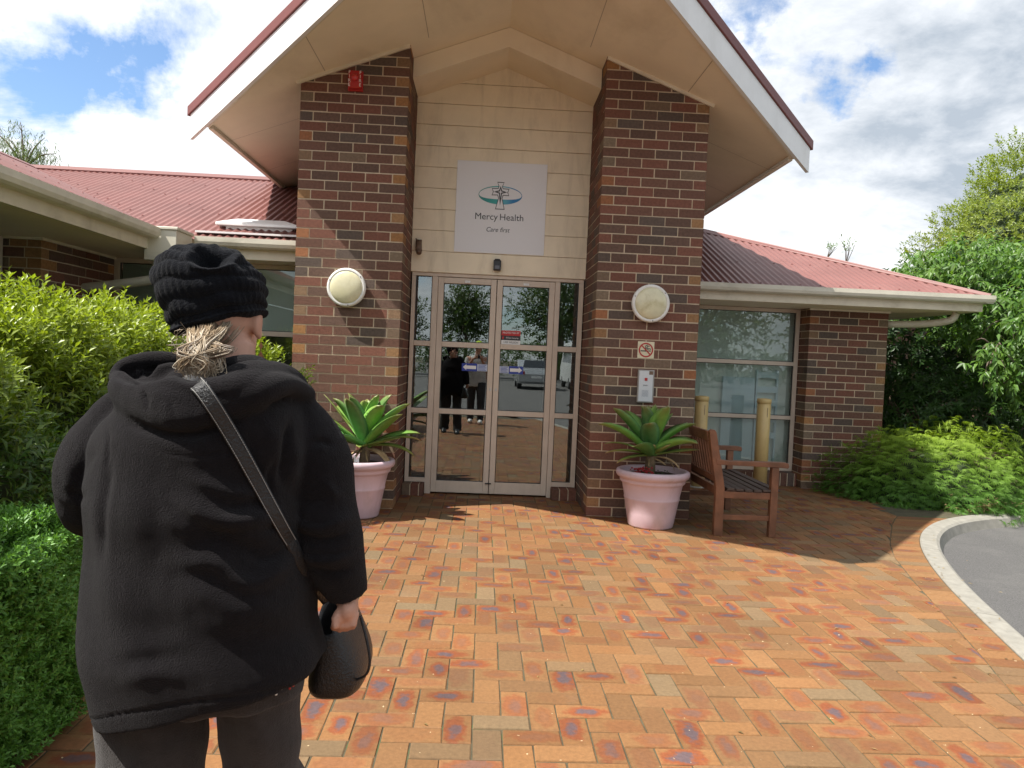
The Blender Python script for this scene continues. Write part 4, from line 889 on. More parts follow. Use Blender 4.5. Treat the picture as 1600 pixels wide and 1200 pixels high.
# small things in the pots
t = thing('flowering_plant', (PRX-.1, PRY-.16, .46), 'small red flowering plant at the foot of the right agave', 'flowering plant')
fl, lf = MB(), MB()
for i in range(26):
    c = (PRX-.12+random.gauss(0, .04), PRY-.12+random.gauss(0, .04), .475+random.uniform(0, .05))
    for k in range(4): fl.ball((c[0]+random.gauss(0, .006), c[1]+random.gauss(0, .006), c[2]+random.gauss(0, .004)), (.007, .007, .005), 6)
for i in range(40):
    c = np.array((PRX-.02+random.gauss(0, .07), PRY-.13+random.gauss(0, .04), .455+random.uniform(0, .05))); a = random.uniform(0, 6.28); u = np.array((math.cos(a), math.sin(a), .4))*.022; w = np.array((-math.sin(a), math.cos(a), 0))*.009
    lf.add([c, c+u*.5+w, c+u, c+u*.5-w], [(0, 1, 2, 3)])
fl.build('flowers', mat('red_petals', (.35, .015, .02), .5, .3, 60), t, True); lf.build('leaves', mat('small_dark_leaf', (.03, .06, .02), .5, .3, 30), t)
t = thing('plant_tag', (PLX+.02, PLY-.22, .46), 'small white plant tag standing in the soil of the left pot', 'plant tag')
b = MB(); b.box((PLX+.005, PLY-.225, .44), (PLX+.045, PLY-.215, .515), ch=.004); b.tube([(PLX+.010, PLY-.22, .51), (PLX+.008, PLY-.22, .545)], .006, 8); b.tube([(PLX+.035, PLY-.22, .51), (PLX+.045, PLY-.22, .54)], .006, 8); b.build('tag_body', M_white, t)
b = MB(); b.ball((PLX+.026, PLY-.226, .485), (.008, .003, .008), 8); b.build('tag_mark', M_ink, t)

# ================================================================== bench
M_wood = mat('oiled_timber', (0.190, 0.080, 0.040), 0.5, 0.28, 9, 0.3, 60, streak=((0.10, 0.045, 0.025), (5, 5, 5), 0.7))
M_woodg = mat('weathered_timber', (0.070, 0.046, 0.036), 0.65, 0.25, 20, 0.4, 60)
BEN = thing('garden_bench', (1.25, -.03, 0), 'brown slatted timber bench with arms beside the right brick pier', 'bench')
by0, by1 = -.635, .600; xr, xf = 1.030, 1.490
def part(name, fn, m=M_wood, bev=.004):
    b = MB(); fn(b); return b.build(name, m, BEN, bevel=bev)
for yy in (by0+.03, by1-.03):
    def rear(b, yy=yy):
        prof = [(xr-.038, 0), (xr+.036, 0), (xr+.036, .40), (xr-.010, .64), (xr-.058, .868), (xr-.072, .890), (xr-.098, .892), (xr-.118, .876), (xr-.085, .66), (xr-.038, .40)]
        b.prism([(x, yy-.03, z) for x, z in prof], (0, .06, 0))
    part('rear_leg', rear)
    part('front_leg', lambda b: b.box((xf-.030, yy-.030, 0), (xf+.030, yy+.030, .5905)))
    part('arm', lambda b: b.prism([(xr-.045, yy-.034, .600), (xf+.05, yy-.034, .592), (xf+.105, yy-.034, .588), (xf+.113, yy-.034, .605), (xf+.105, yy-.034, .632), (xf+.06, yy-.034, .637), (xr+.06, yy-.034, .634), (xr-.05, yy-.034, .648)], (0, .068, 0)))
    part('side_rail', lambda b: b.box((xr+.0365, yy-.020, .318), (xf-.0305, yy+.020, .376)))
    part('stretcher', lambda b: b.box((xr+.0365, yy-.016, .135), (xf-.0305, yy+.016, .180)))
part('front_rail', lambda b: b.box((xf-.020, by0+.0605, .318), (xf+.012, by1-.0605, .372)))
part('rear_rail', lambda b: b.box((xr-.015, by0+.0605, .330), (xr+.018, by1-.0605, .40)))
for i in range(6):
    x = xr+.058+i*.0765
    part('seat_slat', lambda b: b.box((x, by0+.004, .3765+.004*abs(i-2.5)), (x+.064, by1-.004, .3965+.004*abs(i-2.5))), M_woodg, .003)
def lean(z): return xr-.005-(z-.40)*.205
part('top_rail', lambda b: b.prism([(lean(.80)-.022, by0+.0605, .79), (lean(.80)+.018, by0+.0605, .79), (lean(.875)+.018, by0+.0605, .872), (lean(.875)-.022, by0+.0605, .876)], (0, by1-by0-.121, 0)))
part('lower_back_rail', lambda b: b.prism([(lean(.46)-.02, by0+.0605, .445), (lean(.46)+.016, by0+.0605, .445), (lean(.50)+.016, by0+.0605, .50), (lean(.50)-.02, by0+.0605, .50)], (0, by1-by0-.121, 0)))
for i in range(15):
    y = by0+.095+i*.0755
    part('back_slat', lambda b: b.prism([(lean(.50)-.010, y-.018, .5005), (lean(.50)+.006, y-.018, .5005), (lean(.79)+.006, y-.018, .7895), (lean(.79)-.010, y-.018, .7895)], (0, .036, 0)), bev=.002)
# ================================================================== bollards
M_yel = mat('cream_yellow_paint', (0.64, 0.47, 0.20), 0.4, 0.05, 8, streak=((.40, .27, .10), (5, 5, 2), .4))
for x, lab in ((2.315, 'cream yellow bollard standing right of the bench in front of the wing window'), (1.575, 'cream yellow bollard half hidden by the brick pier, behind the bench back')):
    t = thing('bollard', (x, 1.92, 0), lab, 'bollard', 'cream yellow bollards by the wing window')
    b = MB(); b.lathe((x, 1.92, 0), [(.0785, -.005), (.0785, 1.004), (.0755, 1.006)], 32); b.build('post', M_yel, t, True)
    b = MB(); b.lathe((x, 1.92, 0), [(.0755, 1.0065), (.083, 1.010), (.083, 1.052), (.078, 1.064), (.03, 1.070)], 32); b.build('cap', M_yel, t, True)
    b = MB(); b.lathe((x, 1.92, 0), [(.115, 0), (.118, .004), (.112, .010), (.079, .012)], 32, cap=False); b.build('base_plate', mat('base_steel', (.4, .38, .33), .6, .1, 20), t)
    b = MB()
    for i in range(8): b.box((x+.012, 1.92-.0800, .855+.014*i), (x+.020, 1.92-.0770, .864+.014*i))
    b.build('label_marks', M_brownm, t)
# ================================================================== vegetation
def leaf_cloud(name, P, D, U, L, W, cols, material, parent=None, fold=0.28, droop=0.15, wide=0.45):
    """leaves as folded blades: base P, direction D, upper side U"""
    D = nrm(D); S = nrm(np.cross(D, U)); U = np.cross(S, D); L = np.asarray(L)[:, None]; W = np.asarray(W)[:, None]
    mid = P+D*L*wide; tip = P+D*L-U*L*droop
    a = mid-S*W/2+U*W*fold; b = mid+S*W/2+U*W*fold
    V = np.stack([P, a, mid, b, tip], 1).reshape(-1, 3); n = len(P); o = np.arange(n)[:, None]*5
    F = np.concatenate([o+np.array([[0, 2, 4, 1]]), o+np.array([[0, 3, 4, 2]])], 1).reshape(-1, 4)
    return quick(name, V, F, material, parent, np.repeat(cols, 5, 0))
def sprigs(S, A, k, h, L, W, spread=(35, 70), base=0.0):
    """k leaves spiralling up each little shoot: returns P, D, U, L, W"""
    M = len(S); A = nrm(A); t = RNG.normal(size=(M, 3)); X = nrm(np.cross(A, t)); Y = np.cross(A, X)
    out = []
    for i in range(k):
        az = i*2.399+RNG.uniform(-.4, .4, M); f = (i+.5)/k
        perp = X*np.cos(az)[:, None]+Y*np.sin(az)[:, None]
        ang = np.radians(spread[1]+(spread[0]-spread[1])*f)+RNG.normal(0, .18, M)
        d = A*np.cos(ang)[:, None]+perp*np.sin(ang)[:, None]; u = A*np.sin(ang)[:, None]-perp*np.cos(ang)[:, None]
        l = L*RNG.uniform(.7, 1.15, M)*(1-.25*f); out.append((S+A*(base+h*f), d, u, l, W*RNG.uniform(.8, 1.15, M)*l/L))
    return tuple(np.concatenate([o[j] for o in out]) for j in range(5))
def hues(n, c0, c1, vary=.18, tail=None):
    k = RNG.random(n)[:, None]; c = np.array(c0)*(1-k)+np.array(c1)*k; c = c*RNG.uniform(1-vary, 1+vary, (n, 1))
    if tail: m = RNG.random(n) < tail[1]; c[m] = np.array(tail[0])*RNG.uniform(.7, 1.2, (m.sum(), 1))
    return c
M_leafA = mat('glossy_hedge_leaf', (1, 1, 1), .38, 0, attr='tint', transl=.34, spec=.5)
M_leafB = mat('small_hedge_leaf', (1, 1, 1), .45, 0, attr='tint', transl=.25, spec=.4)
M_leafC = mat('tree_leaf', (1, 1, 1), .42, 0, attr='tint', transl=.38, spec=.45)
M_leafD = mat('feathery_leaf', (1, 1, 1), .55, 0, attr='tint', transl=.42, spec=.3)
M_twig = mat('twig_bark', (.10, .07, .045), .9, .3, 30)
M_bark = mat('bark', (.13, .10, .075), .9, .35, 12, .8, 40)
# ---- tall hedge along the left wing
def tall_hedge():
    t = thing('tall_hedge', (-3.45, -2.6, 0), 'tall leafy hedge with bright yellow green shoots behind the woman', 'hedge')
    yv = [-5.6, -4.2, -3.3, -1.8, -0.9, -0.35, -0.1]; zt = [1.62, 1.60, 1.57, 1.51, 1.45, 1.42, 1.36]
    xr_ = [-2.80, -2.80, -2.78, -2.72, -2.64, -2.60, -2.62]; xl_ = [-4.3]*7
    def surf(y, th):
        top = np.interp(y, yv, zt); r = np.interp(y, yv, xr_); l = np.interp(y, yv, xl_)
        c, hw = (r+l)/2, (r-l)/2; e = 0.55
        cx, sx = np.cos(th), np.sin(th)
        x = c+hw*np.sign(cx)*np.abs(cx)**e; z = top*(.02+.98*np.abs(sx)**.62)
        return np.stack([x, y, z], 1)
    def lump(p): return .07*np.sin(p[:, 1]*3.1+p[:, 2]*2.2)+.05*np.sin(p[:, 1]*7.3+p[:, 0]*5+p[:, 2]*6.1)+.03*np.sin(p[:, 1]*15+p[:, 2]*11)
    def sample(n, inset, ylo=-5.6, yhi=-.1, tlo=-.15, thi=2.4):
        y = RNG.uniform(ylo, yhi, n); th = RNG.uniform(tlo, thi, n)
        p = surf(y, th); q = surf(y, th+.02); q2 = surf(y+.01, th); N_ = nrm(np.cross(q2-p, q-p)); N_ = np.where((N_[:, :1]*(p[:, :1]+3.5)+N_[:, 2:]*(p[:, 2:]-.7)) < 0, -N_, N_)
        p = p + N_*(lump(p)[:, None]-inset+RNG.normal(0, .022, (n, 1))); return p, N_
    P = []
    for n, ins, lift in ((5200, .03, .0), (3600, .10, .0), (2400, .20, 0)):
        p, N_ = sample(n, ins); A = N_*0.75+np.array([.02, -.08, .75])+RNG.normal(0, .30, (n, 3)); P.append((p, A))
    S = np.concatenate([p for p, a in P]); A = np.concatenate([a for p, a in P])
    # shoots that stand out of the clipped top
    p, N_ = sample(420, -.02, thi=1.9, tlo=.35); S = np.concatenate([S, p]); A = np.concatenate([A, N_*.3+np.array([0, 0, 1.0])+RNG.normal(0, .2, (420, 3))])
    p2 = np.array([at(250+RNG.uniform(-12, 12), 490+RNG.uniform(-3, 12), -1.5) for _ in range(9)]); S = np.concatenate([S, p2]); A = np.concatenate([A, np.array([[0, 0, 1.0]]*9)+RNG.normal(0, .2, (9, 3))])
    p2 = np.array([at(468+RNG.uniform(-12, 16), 596+RNG.uniform(-14, 10), -.32) for _ in range(10)]); S = np.concatenate([S, p2]); A = np.concatenate([A, np.array([[.7, -.2, .7]]*10)+RNG.normal(0, .25, (10, 3))])
    LP, LD, LU, LL, LW = sprigs(S, A, 9, .09, .062, .0205)
    yel = np.clip((LP[:, 2]-.95)/.5, 0, 1)*.8+RNG.uniform(-.1, .25, len(LP))         # lit top and shaded lower part put into the leaf colour
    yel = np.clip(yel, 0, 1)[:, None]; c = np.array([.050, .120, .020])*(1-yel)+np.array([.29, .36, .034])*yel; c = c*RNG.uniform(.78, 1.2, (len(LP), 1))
    leaf_cloud('foliage', LP, LD, LU, LL, LW, c, M_leafA, t, .25, .12)
    b = MB()
    for i in range(90):
        y = random.uniform(-5.4, -.3); x0 = random.uniform(-3.8, -3.1); x1 = x0+random.uniform(-.4, .4); b.tube(smoothpath([(x0, y, 0), ((x0+x1)/2, y+random.uniform(-.1, .1), .6), (x1, y+random.uniform(-.25, .25), 1.15)], 6), [.012, .011, .010, .008, .006, .004], 5)
    b.build('stems', M_twig, t)
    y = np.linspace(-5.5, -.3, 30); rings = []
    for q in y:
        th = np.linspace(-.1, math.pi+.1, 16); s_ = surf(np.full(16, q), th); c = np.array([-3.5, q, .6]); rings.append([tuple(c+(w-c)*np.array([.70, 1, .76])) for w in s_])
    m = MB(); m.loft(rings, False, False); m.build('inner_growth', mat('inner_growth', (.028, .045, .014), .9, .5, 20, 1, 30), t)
tall_hedge()
def low_hedge():
    t = thing('low_hedge', (-2.6, -5.2, 0), 'low clipped hedge of small green leaves at the left edge, nearest the camera', 'hedge')
    def sample(n, ins):
        S, N_ = [], []
        y = RNG.uniform(-6.6, -4.08, n); f = RNG.random(n)
        # right face, rounded shoulder, top, far end
        x0, x1, z1 = -2.80, -2.44, .79
        k = RNG.choice(3, n, p=[.60, .26, .14])
        z = RNG.uniform(0.02, z1-.05, n); x = RNG.uniform(x0, x1-.05, n)
        p = np.stack([np.where(k == 0, x1, x), np.where(k == 2, -4.06, y), np.where(k == 1, z1, z)], 1)
        nn = np.where((k == 0)[:, None], [1., 0, .1], np.where((k == 1)[:, None], [0., 0, 1], [0., 1, .1]))
        sh = (k == 0) & (z > z1-.12); p[sh, 0] -= ((z[sh]-(z1-.12))/.12)**2*.06
        lump = .03*np.sin(p[:, 1]*6+p[:, 2]*5)+.015*np.sin(p[:, 1]*17+p[:, 2]*13)
        return p+nn*(lump[:, None]-ins+RNG.normal(0, .012, (n, 1))), nn
    S, A = [], []
    for n, ins in ((9500, .015), (5500, .05), (3000, .10)):
        p, N_ = sample(n, ins); S.append(p); A.append(N_*.75+np.array([0, -.1, .75])+RNG.normal(0, .30, (n, 3)))
    S = np.concatenate(S); A = np.concatenate(A)
    LP, LD, LU, LL, LW = sprigs(S, A, 8, .045, .027, .0115, (30, 62))
    c = hues(len(LP), (.095, .225, .038), (.155, .33, .055), .25)
    leaf_cloud('foliage', LP, LD, LU, LL, LW, c, M_leafB, t, .25, .10)
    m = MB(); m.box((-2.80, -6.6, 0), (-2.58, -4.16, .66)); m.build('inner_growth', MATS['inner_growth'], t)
low_hedge()
def small_shrub():
    t = thing('small_shrub', (-2.42, -.72, 0), 'small round green shrub between the woman and the left agave pot', 'shrub')
    n = 1300; d = nrm(RNG.normal(size=(n, 3))); p = np.array([-2.42, -.72, .66])+d*np.array([.17, .17, .24])*RNG.uniform(.75, 1.05, (n, 1))
    LP, LD, LU, LL, LW = sprigs(p, d+np.array([0, 0, .6]), 7, .04, .022, .010, (30, 62)); leaf_cloud('foliage', LP, LD, LU, LL, LW, hues(len(LP), (.07, .17, .035), (.13, .27, .05)), M_leafB, t)
    b = MB(); b.tube([(-2.42, -.72, 0), (-2.41, -.71, .5)], [.02, .014], 8); b.build('stem', M_twig, t)
small_shrub()
# ---- feathery maple mound on the right
def lace_maple():
    t = thing('lace_leaf_maple', (4.3, 1.6, 0), 'low mounded shrub with feathery bright green leaves at the corner of the wing', 'shrub')
    c = np.array([4.35, 1.62, -.05]); r = np.array([1.36, .86, .88]); n = 5200
    d = RNG.normal(size=(n*2, 3)); d[:, 2] = np.abs(d[:, 2])*.9; d = nrm(d)[:n]
    lay = RNG.uniform(.80, 1.04, (n, 1)); lobes = 1+.10*np.sin(d[:, :1]*7+d[:, 1:2]*5)+.06*np.sin(d[:, :1]*15-d[:, 2:]*12)
    P = c+d*r*lay*lobes; N_ = nrm(d/r)
    keep = ~((P[:, 0] < 3.86) & (P[:, 1] > 2.02)); P, N_ = P[keep], N_[keep]; n = len(P)
    out = nrm(N_*np.array([1, 1, .0])+RNG.normal(0, .25, (n, 3))); fall = nrm(out*.9+N_*.35+np.array([0, 0, -.38])+RNG.normal(0, .2, (n, 3)))
    X = nrm(np.cross(fall, N_)); LPs, LDs, LUs, LLs, LWs, CC = [], [], [], [], [], []
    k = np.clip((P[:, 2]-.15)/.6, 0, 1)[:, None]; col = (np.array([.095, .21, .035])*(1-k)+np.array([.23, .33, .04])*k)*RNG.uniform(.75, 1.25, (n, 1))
    for f, a in enumerate((-1.15, -.72, -.35, 0, .35, .72, 1.15)):
        dd = fall*math.cos(a)+X*math.sin(a); L = (.085-.022*abs(a))*RNG.uniform(.75, 1.2, n)
        LPs.append(P); LDs.append(dd); LUs.append(N_); LLs.append(L); LWs.append(np.full(n, .0085)*RNG.uniform(.8, 1.3, n)); CC.append(col)
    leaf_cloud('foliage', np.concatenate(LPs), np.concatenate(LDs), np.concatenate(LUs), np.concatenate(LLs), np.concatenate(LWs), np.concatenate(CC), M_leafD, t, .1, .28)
    b = MB()
    for i in range(40):
        a = random.uniform(0, 6.28); e = np.array([4.35+1.1*math.cos(a), 1.62+.68*math.sin(a), random.uniform(.15, .6)])
        b.tube(smoothpath([(4.4, 1.7, 0), (4.4+.3*math.cos(a), 1.7+.2*math.sin(a), .55), e], 7), np.linspace(.022, .004, 7), 5)
    b.build('branches', M_twig, t)
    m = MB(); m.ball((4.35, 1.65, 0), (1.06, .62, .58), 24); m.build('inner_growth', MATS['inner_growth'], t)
lace_maple()
# ---- leafy shrubs and trees beyond it
def whorl_shrub(name, label, c, r, n, L, W, c0, c1, cut=None, parent_stem=True, low=-.6):
    t = thing(name, (c[0], c[1], 0), label, 'shrub'); d = nrm(RNG.normal(size=(n*2, 3))); d = d[d[:, 2] > low][:n]; n = len(d)
    P = np.array(c)+d*np.array(r)*RNG.uniform(.55, 1.06, (n, 1))*(1+.12*np.sin(d[:, :1]*6+d[:, 2:]*7))
    if cut is not None: m = cut(P); P, d = P[m], d[m]
    LP, LD, LU, LL, LW = sprigs(P, d+np.array([0, 0, .55])+RNG.normal(0, .3, P.shape), 8, L*.35, L, W, (55, 88))
    leaf_cloud('foliage', LP, LD, LU, LL, LW, hues(len(LP), c0, c1, .25), M_leafC, t, .2, .2)
    b = MB()
    for i in range(14):
        a = random.uniform(0, 6.28); b.tube(smoothpath([(c[0], c[1], 0), (c[0]+.3*r[0]*math.cos(a), c[1]+.3*r[1]*math.sin(a), c[2]*.7), (c[0]+.7*r[0]*math.cos(a), c[1]+.7*r[1]*math.sin(a), c[2]+.3*r[2])], 6), np.linspace(.03, .006, 6), 6)
    b.build('stems', M_twig, t); return t
notwall = lambda P: ~((P[:, 0] < 4.0) & (P[:, 1] > 2.0))
whorl_shrub('broadleaf_shrub', 'dark broad leaved shrub in shade between the brick wing pier and the mounded maple', (4.95, 2.75, .85), (1.05, .75, .72), 620, .115, .036, (.030, .075, .018), (.055, .115, .028), notwall)
whorl_shrub('broadleaf_shrub', 'dark broad leaved shrub at the right edge behind the mounded maple', (6.5, 2.9, .8), (1.1, .9, .85), 520, .115, .036, (.026, .066, .016), (.05, .105, .025))
whorl_shrub('screen_shrub', 'tall dark evergreen shrub filling the gap beside the wing wall', (5.6, 5.2, 1.5), (1.5, .9, 1.6), 2200, .13, .045, (.020, .05, .013), (.036, .08, .02), lambda P: P[:, 0] > 4.1, low=-1)
whorl_shrub('screen_shrub', 'tall dark evergreen shrub at the right edge, under the cherry tree', (8.6, 5.6, 1.5), (2.2, 1.0, 1.7), 2200, .13, .045, (.020, .05, .013), (.036, .08, .02), low=-1)
def cherry():
    t = thing('cherry_tree', (6.6, 3.7, 0), 'leafy cherry tree with drooping bright green leaves over the wing gutter', 'tree')
    tips = []; b = MB(); base = np.array([6.7, 3.8, 0])
    b.tube(smoothpath([base, base+[-.05, -.05, .9], base+[-.1, -.1, 1.7]], 8), np.linspace(.13, .10, 8), 10)
    fork = base+[-.1, -.1, 1.7]
    blobs = [((6.7, 3.9, 2.65), (1.9, 1.5, .78), 1100), ((5.45, 2.9, 2.72), (.95, 1.0, .48), 620), ((4.95, 1.6, 2.02), (.62, .60, .42), 330), ((5.9, 2.1, 2.25), (.9, .8, .6), 520), ((7.2, 2.8, 2.4), (1.2, 1.2, .85), 420), ((4.55, 1.25, 1.62), (.28, .25, .36), 50), ((5.2, 1.6, 1.45), (.5, .4, .35), 70)]
    S = []
    for c, r, n in blobs:
        c = np.array(c); d = nrm(RNG.normal(size=(n, 3))); P = c+d*np.array(r)*RNG.uniform(.25, 1.05, (n, 1))**.7; S.append(P)
        p = smoothpath([fork, (fork+c)/2+[0, 0, .35], c], 9); b.tube(p, np.linspace(.055, .02, 9), 7)
        for k in range(9):
            e = P[k]; q = smoothpath([p[random.randint(4, 7)], (c+e)/2+[0, 0, .12], e], 7); b.tube(q, np.linspace(.014, .003, 7), 5)
    S = np.concatenate(S)
    roof = (S[:, 0] < 4.85) & (S[:, 1] > 1.25) & (S[:, 2] < 2.45+.42*np.clip(np.minimum(S[:, 1]-1.4, 4.75-S[:, 0]), 0, 3)); S = S[~roof]; S = S[~((S[:, 1] > 1.3) & (S[:, 0] < 4.4))]
    b.build('trunk', M_bark, t, True)
    A = nrm(S-np.array([6.6, 3.9, 2.6]))*.7+np.array([-.1, -.2, -.30])+RNG.normal(0, .35, S.shape)
    LP, LD, LU, LL, LW = sprigs(S, A, 9, .17, .118, .046, (35, 75)); LD = nrm(LD+np.array([0, 0, -.55])); LU = nrm(LU*.4+np.array([0, 0, 1.0])+RNG.normal(0, .3, LU.shape))
    leaf_cloud('crown', LP, LD, LU, LL, LW, hues(len(LP), (.055, .135, .022), (.125, .225, .036), .25), M_leafC, t, .22, .22, .4)
cherry()
def round_tree(name, label, base, c, r, n, L, W, c0, c1, k=8, cat='tree', squash=.75, fill=0):
    t = thing(name, base, label, cat); d = nrm(RNG.normal(size=(n, 3)))
    lob = 1+.10*np.sin(d[:, :1]*5+d[:, 2:]*4)+.07*np.sin(d[:, 1:2]*9+d[:, :1]*8)+.05*np.sin(d[:, 2:]*17+d[:, :1]*13)
    P = np.array(c)+d*np.array(r)*RNG.uniform(squash, 1.03, (n, 1))*lob
    LP, LD, LU, LL, LW = sprigs(P, d+np.array([0, 0, .35])+RNG.normal(0, .3, d.shape), k, L*1.4, L, W, (30, 75))
    leaf_cloud('crown', LP, LD, LU, LL, LW, hues(len(LP), c0, c1, .22), M_leafC, t, .2, .12)
    b = MB(); bs = np.array(base, float); cc = np.array(c, float); b.tube(smoothpath([bs, bs*.5+cc*.5+[.1, .05, -.2], cc], 9), np.linspace(r[0]*.09, r[0]*.04, 9), 9)
    for i in range(16):
        e = cc+nrm(np.array([random.gauss(0, 1) for _ in range(3)]))*np.array(r)*.8; b.tube(smoothpath([bs*.3+cc*.7, (cc+e)/2, e], 6), np.linspace(r[0]*.03, r[0]*.006, 6), 6)
    b.build('trunk', M_bark, t, True)
    if fill: m = MB(); m.ball(c, np.array(r)*fill, 28); m.build('inner_growth', MATS['inner_growth'], t, True)
    return t
round_tree('golden_tree', 'dense rounded golden green tree behind the cherry tree at the right edge', (12.6, 10.5, -.1), (12.6, 10.5, 4.2), (2.95, 2.6, 2.7), 15000, .095, .042, (.12, .18, .020), (.225, .27, .030), 7, squash=.86, fill=.86)
def drooping_gum():
    t = thing('gum_tree', (-11.6, 13, -.1), 'thin drooping gum tree above the roof at the far left', 'tree'); c = np.array([-12.4, 13.0, 6.0]); n = 300
    top = [at(32, 190, 13), at(70, 215, 13), at(88, 240, 13), at(12, 215, 13), at(50, 230, 13), at(-15, 200, 13), at(-40, 230, 13)]
    b = MB(); S = []; A = []
    b.tube(smoothpath([(-11.6, 13, -.1), (-12.2, 13, 3.5), tuple(at(35, 262, 13))], 9), np.linspace(.16, .07, 9), 8)
    st = at(38, 262, 13)
    for p in top:
        q = smoothpath([st, (st+p)/2+[0, 0, .12], p], 10); b.tube(q, np.linspace(.035, .006, 10), 5)
        for i in range(46):
            w = q[random.randint(2, 9)]+np.array([random.gauss(0, .22), random.gauss(0, .3), random.gauss(0, .12)]); S.append(w); A.append((random.gauss(0, .35), random.gauss(0, .35), -1))
    S = np.array(S); A = np.array(A); LP, LD, LU, LL, LW = sprigs(S, A, 7, .28, .15, .022, (15, 40))
    leaf_cloud('crown', LP, LD, LU, LL, LW, hues(len(LP), (.06, .10, .035), (.12, .165, .06), .25), M_leafC, t, .1, .1)
    b.build('trunk', M_bark, t, True)
drooping_gum()
def roof_weed(u, v, y, h, label):
    p = at(u, v, y); t = thing('roof_weed', tuple(p), label, 'weed', 'weeds growing from the hip roof'); b = MB(); S = []
    for i in range(5):
        e = p+np.array([random.gauss(0, .07), random.gauss(0, .05), h*random.uniform(.6, 1)]); b.tube(smoothpath([p-[0, 0, .08], (p+e)/2+[.02, 0, 0], e], 5), np.linspace(.005, .002, 5), 4)
        for f in (.45, .7, 1.0): S.append(p*(1-f)+e*f)
    b.build('stem', M_twig, t); S = np.array(S); LP, LD, LU, LL, LW = sprigs(S, np.tile([0, 0, 1.], (len(S), 1)), 4, .05, .055, .018, (30, 70)); leaf_cloud('leaves', LP, LD, LU, LL, LW, hues(len(LP), (.08, .15, .04), (.13, .21, .06)), M_leafC, t)
roof_weed(1322, 405, 3.0, .26, 'taller leafy weed sprouting behind the hip of the right wing roof')
roof_weed(1292, 396, 3.2, .12, 'tiny dry weed on the hip of the right wing roof, left of the leafy one')
# dry twigs and low growth at the end of the kerb
t = thing('dry_shrub', (4.35, .95, 0), 'dry brown twiggy plant at the end of the kerb', 'plant'); b = MB()
for i in range(60):
    p = np.array([4.35+random.gauss(0, .16), .93+random.gauss(0, .06), 0]); e = p+np.array([random.gauss(0, .10), -abs(random.gauss(0, .08)), random.uniform(.03, .16)]); b.tube([p, (p+e)/2+[0, 0, .02], e], [.0035, .003, .002], 4)
    for k in range(3): b.ball(e+np.array([random.gauss(0, .015) for _ in range(3)]), (.007, .007, .005), 6)
b.build('twigs', mat('dry_twig', (.26, .19, .085), .9, .3, 40), t)
t = thing('ground_ivy', (4.2, 1.0, 0), 'low dark ivy trailing along the garden edge', 'ground cover'); n = 600
S = np.stack([RNG.uniform(3.6, 6.4, n), RNG.normal(1.08, .07, n), RNG.uniform(-.02, .10, n)], 1); LP, LD, LU, LL, LW = sprigs(S, np.tile([0, -.4, 1.], (n, 1)), 5, .03, .045, .030, (50, 88)); LP = LP[:]; leaf_cloud('foliage', LP, LD, LU, LL, LW, hues(len(LP), (.03, .085, .02), (.06, .14, .03)), M_leafC, t)
def skin_mat(): return mat('skin', (.50, .27, .19), .5, .08, 30, .1, 120, spec=.4)
# ================================================================== the woman in the foreground
WY = -5.33
WOM = thing('person', (-1.54, WY, 0), 'woman seen from behind in a black fleece jacket and black knitted hat', 'person')
def W(u, v, dy=0.0): return at(u, v, WY+dy)
def fleece(name, col, fuzz):
    m = mat(name, col,   .95, .20, 60, 1.3, 330, spec=.10, sheen=fuzz); return m
M_fleece = fleece('black_fleece', (.0088, .0073, .0084), .06)
M_hat = mat('black_knit', (.0060, .0066, .009), .95, .25, 60, 1.0, 260, spec=.08, sheen=.05)
M_trs = mat('dark_trousers', (.036, .032, .031), .9, .18, 30, .7, 300, spec=.15, sheen=.15)
M_skin = skin_mat()
M_leather = mat('black_leather', (.012, .012, .013), .33, .15, 30, .9, 190, spec=.5)
def ring_lr(uL, vL, uR, vR, dyc, back, front, n=40, e=.82):
    """horizontal ring of a body section between two outline points of the photograph"""
    A, B = W(uL, vL, dyc), W(uR, vR, dyc); c = (A+B)/2; h = (B-A)/2; out = []
    for a in np.linspace(0, 2*np.pi, n, endpoint=False):
        ca, sa = math.copysign(abs(math.cos(a))**e, math.cos(a)), math.copysign(abs(math.sin(a))**e, math.sin(a))
        out.append(c+h*ca+np.array([0, (front if sa > 0 else back)*sa, 0]))
    return out
# ---- body: one skin
b = MB()
hc = W(345, 478, .02); yaw = R(-3); Rz = np.array([[math.cos(yaw), -math.sin(yaw), 0], [math.sin(yaw), math.cos(yaw), 0], [0, 0, 1]])
def hd(x, y, z): return hc+Rz @ np.array([x, y, z])       # head space: +y is where the face looks
b.ball(hc-np.array([0, 0, .008]), (.078, .096, .094), 28, Rz)
b.ball(hd(0, .035, -.075), (.062, .068, .062), 24, Rz)      # jaw
b.ball(hd(0, .078, -.105), (.030, .024, .026), 14, Rz)      # chin
for s in (-1, 1):
    b.ball(hd(s*.038, .064, -.045), (.026, .024, .028), 14, Rz)   # cheek
    b.ball(hd(s*.079, -.002, -.030), (.009, .022, .033), 14, Rz)  # ear
    b.ball(hd(s*.081, .004, -.056), (.007, .010, .012), 10, Rz)
    b.ball(hd(s*.028, .084, .018), (.024, .012, .009), 12, Rz)    # brow
b.tube([hd(0, .094, .0), hd(0, .112, -.022), hd(0, .117, -.036)], [.009, .012, .014], 12, round_ends=True)
b.ball(hd(0, .095, -.068), (.026, .012, .007), 12, Rz); b.ball(hd(0, .094, -.079), (.023, .012, .007), 12, Rz)
b.tube([hd(0, -.012, -.07), W(352, 545, -.0), W(345, 600, -.01)], [.062, .060, .07], 20, round_ends=True)
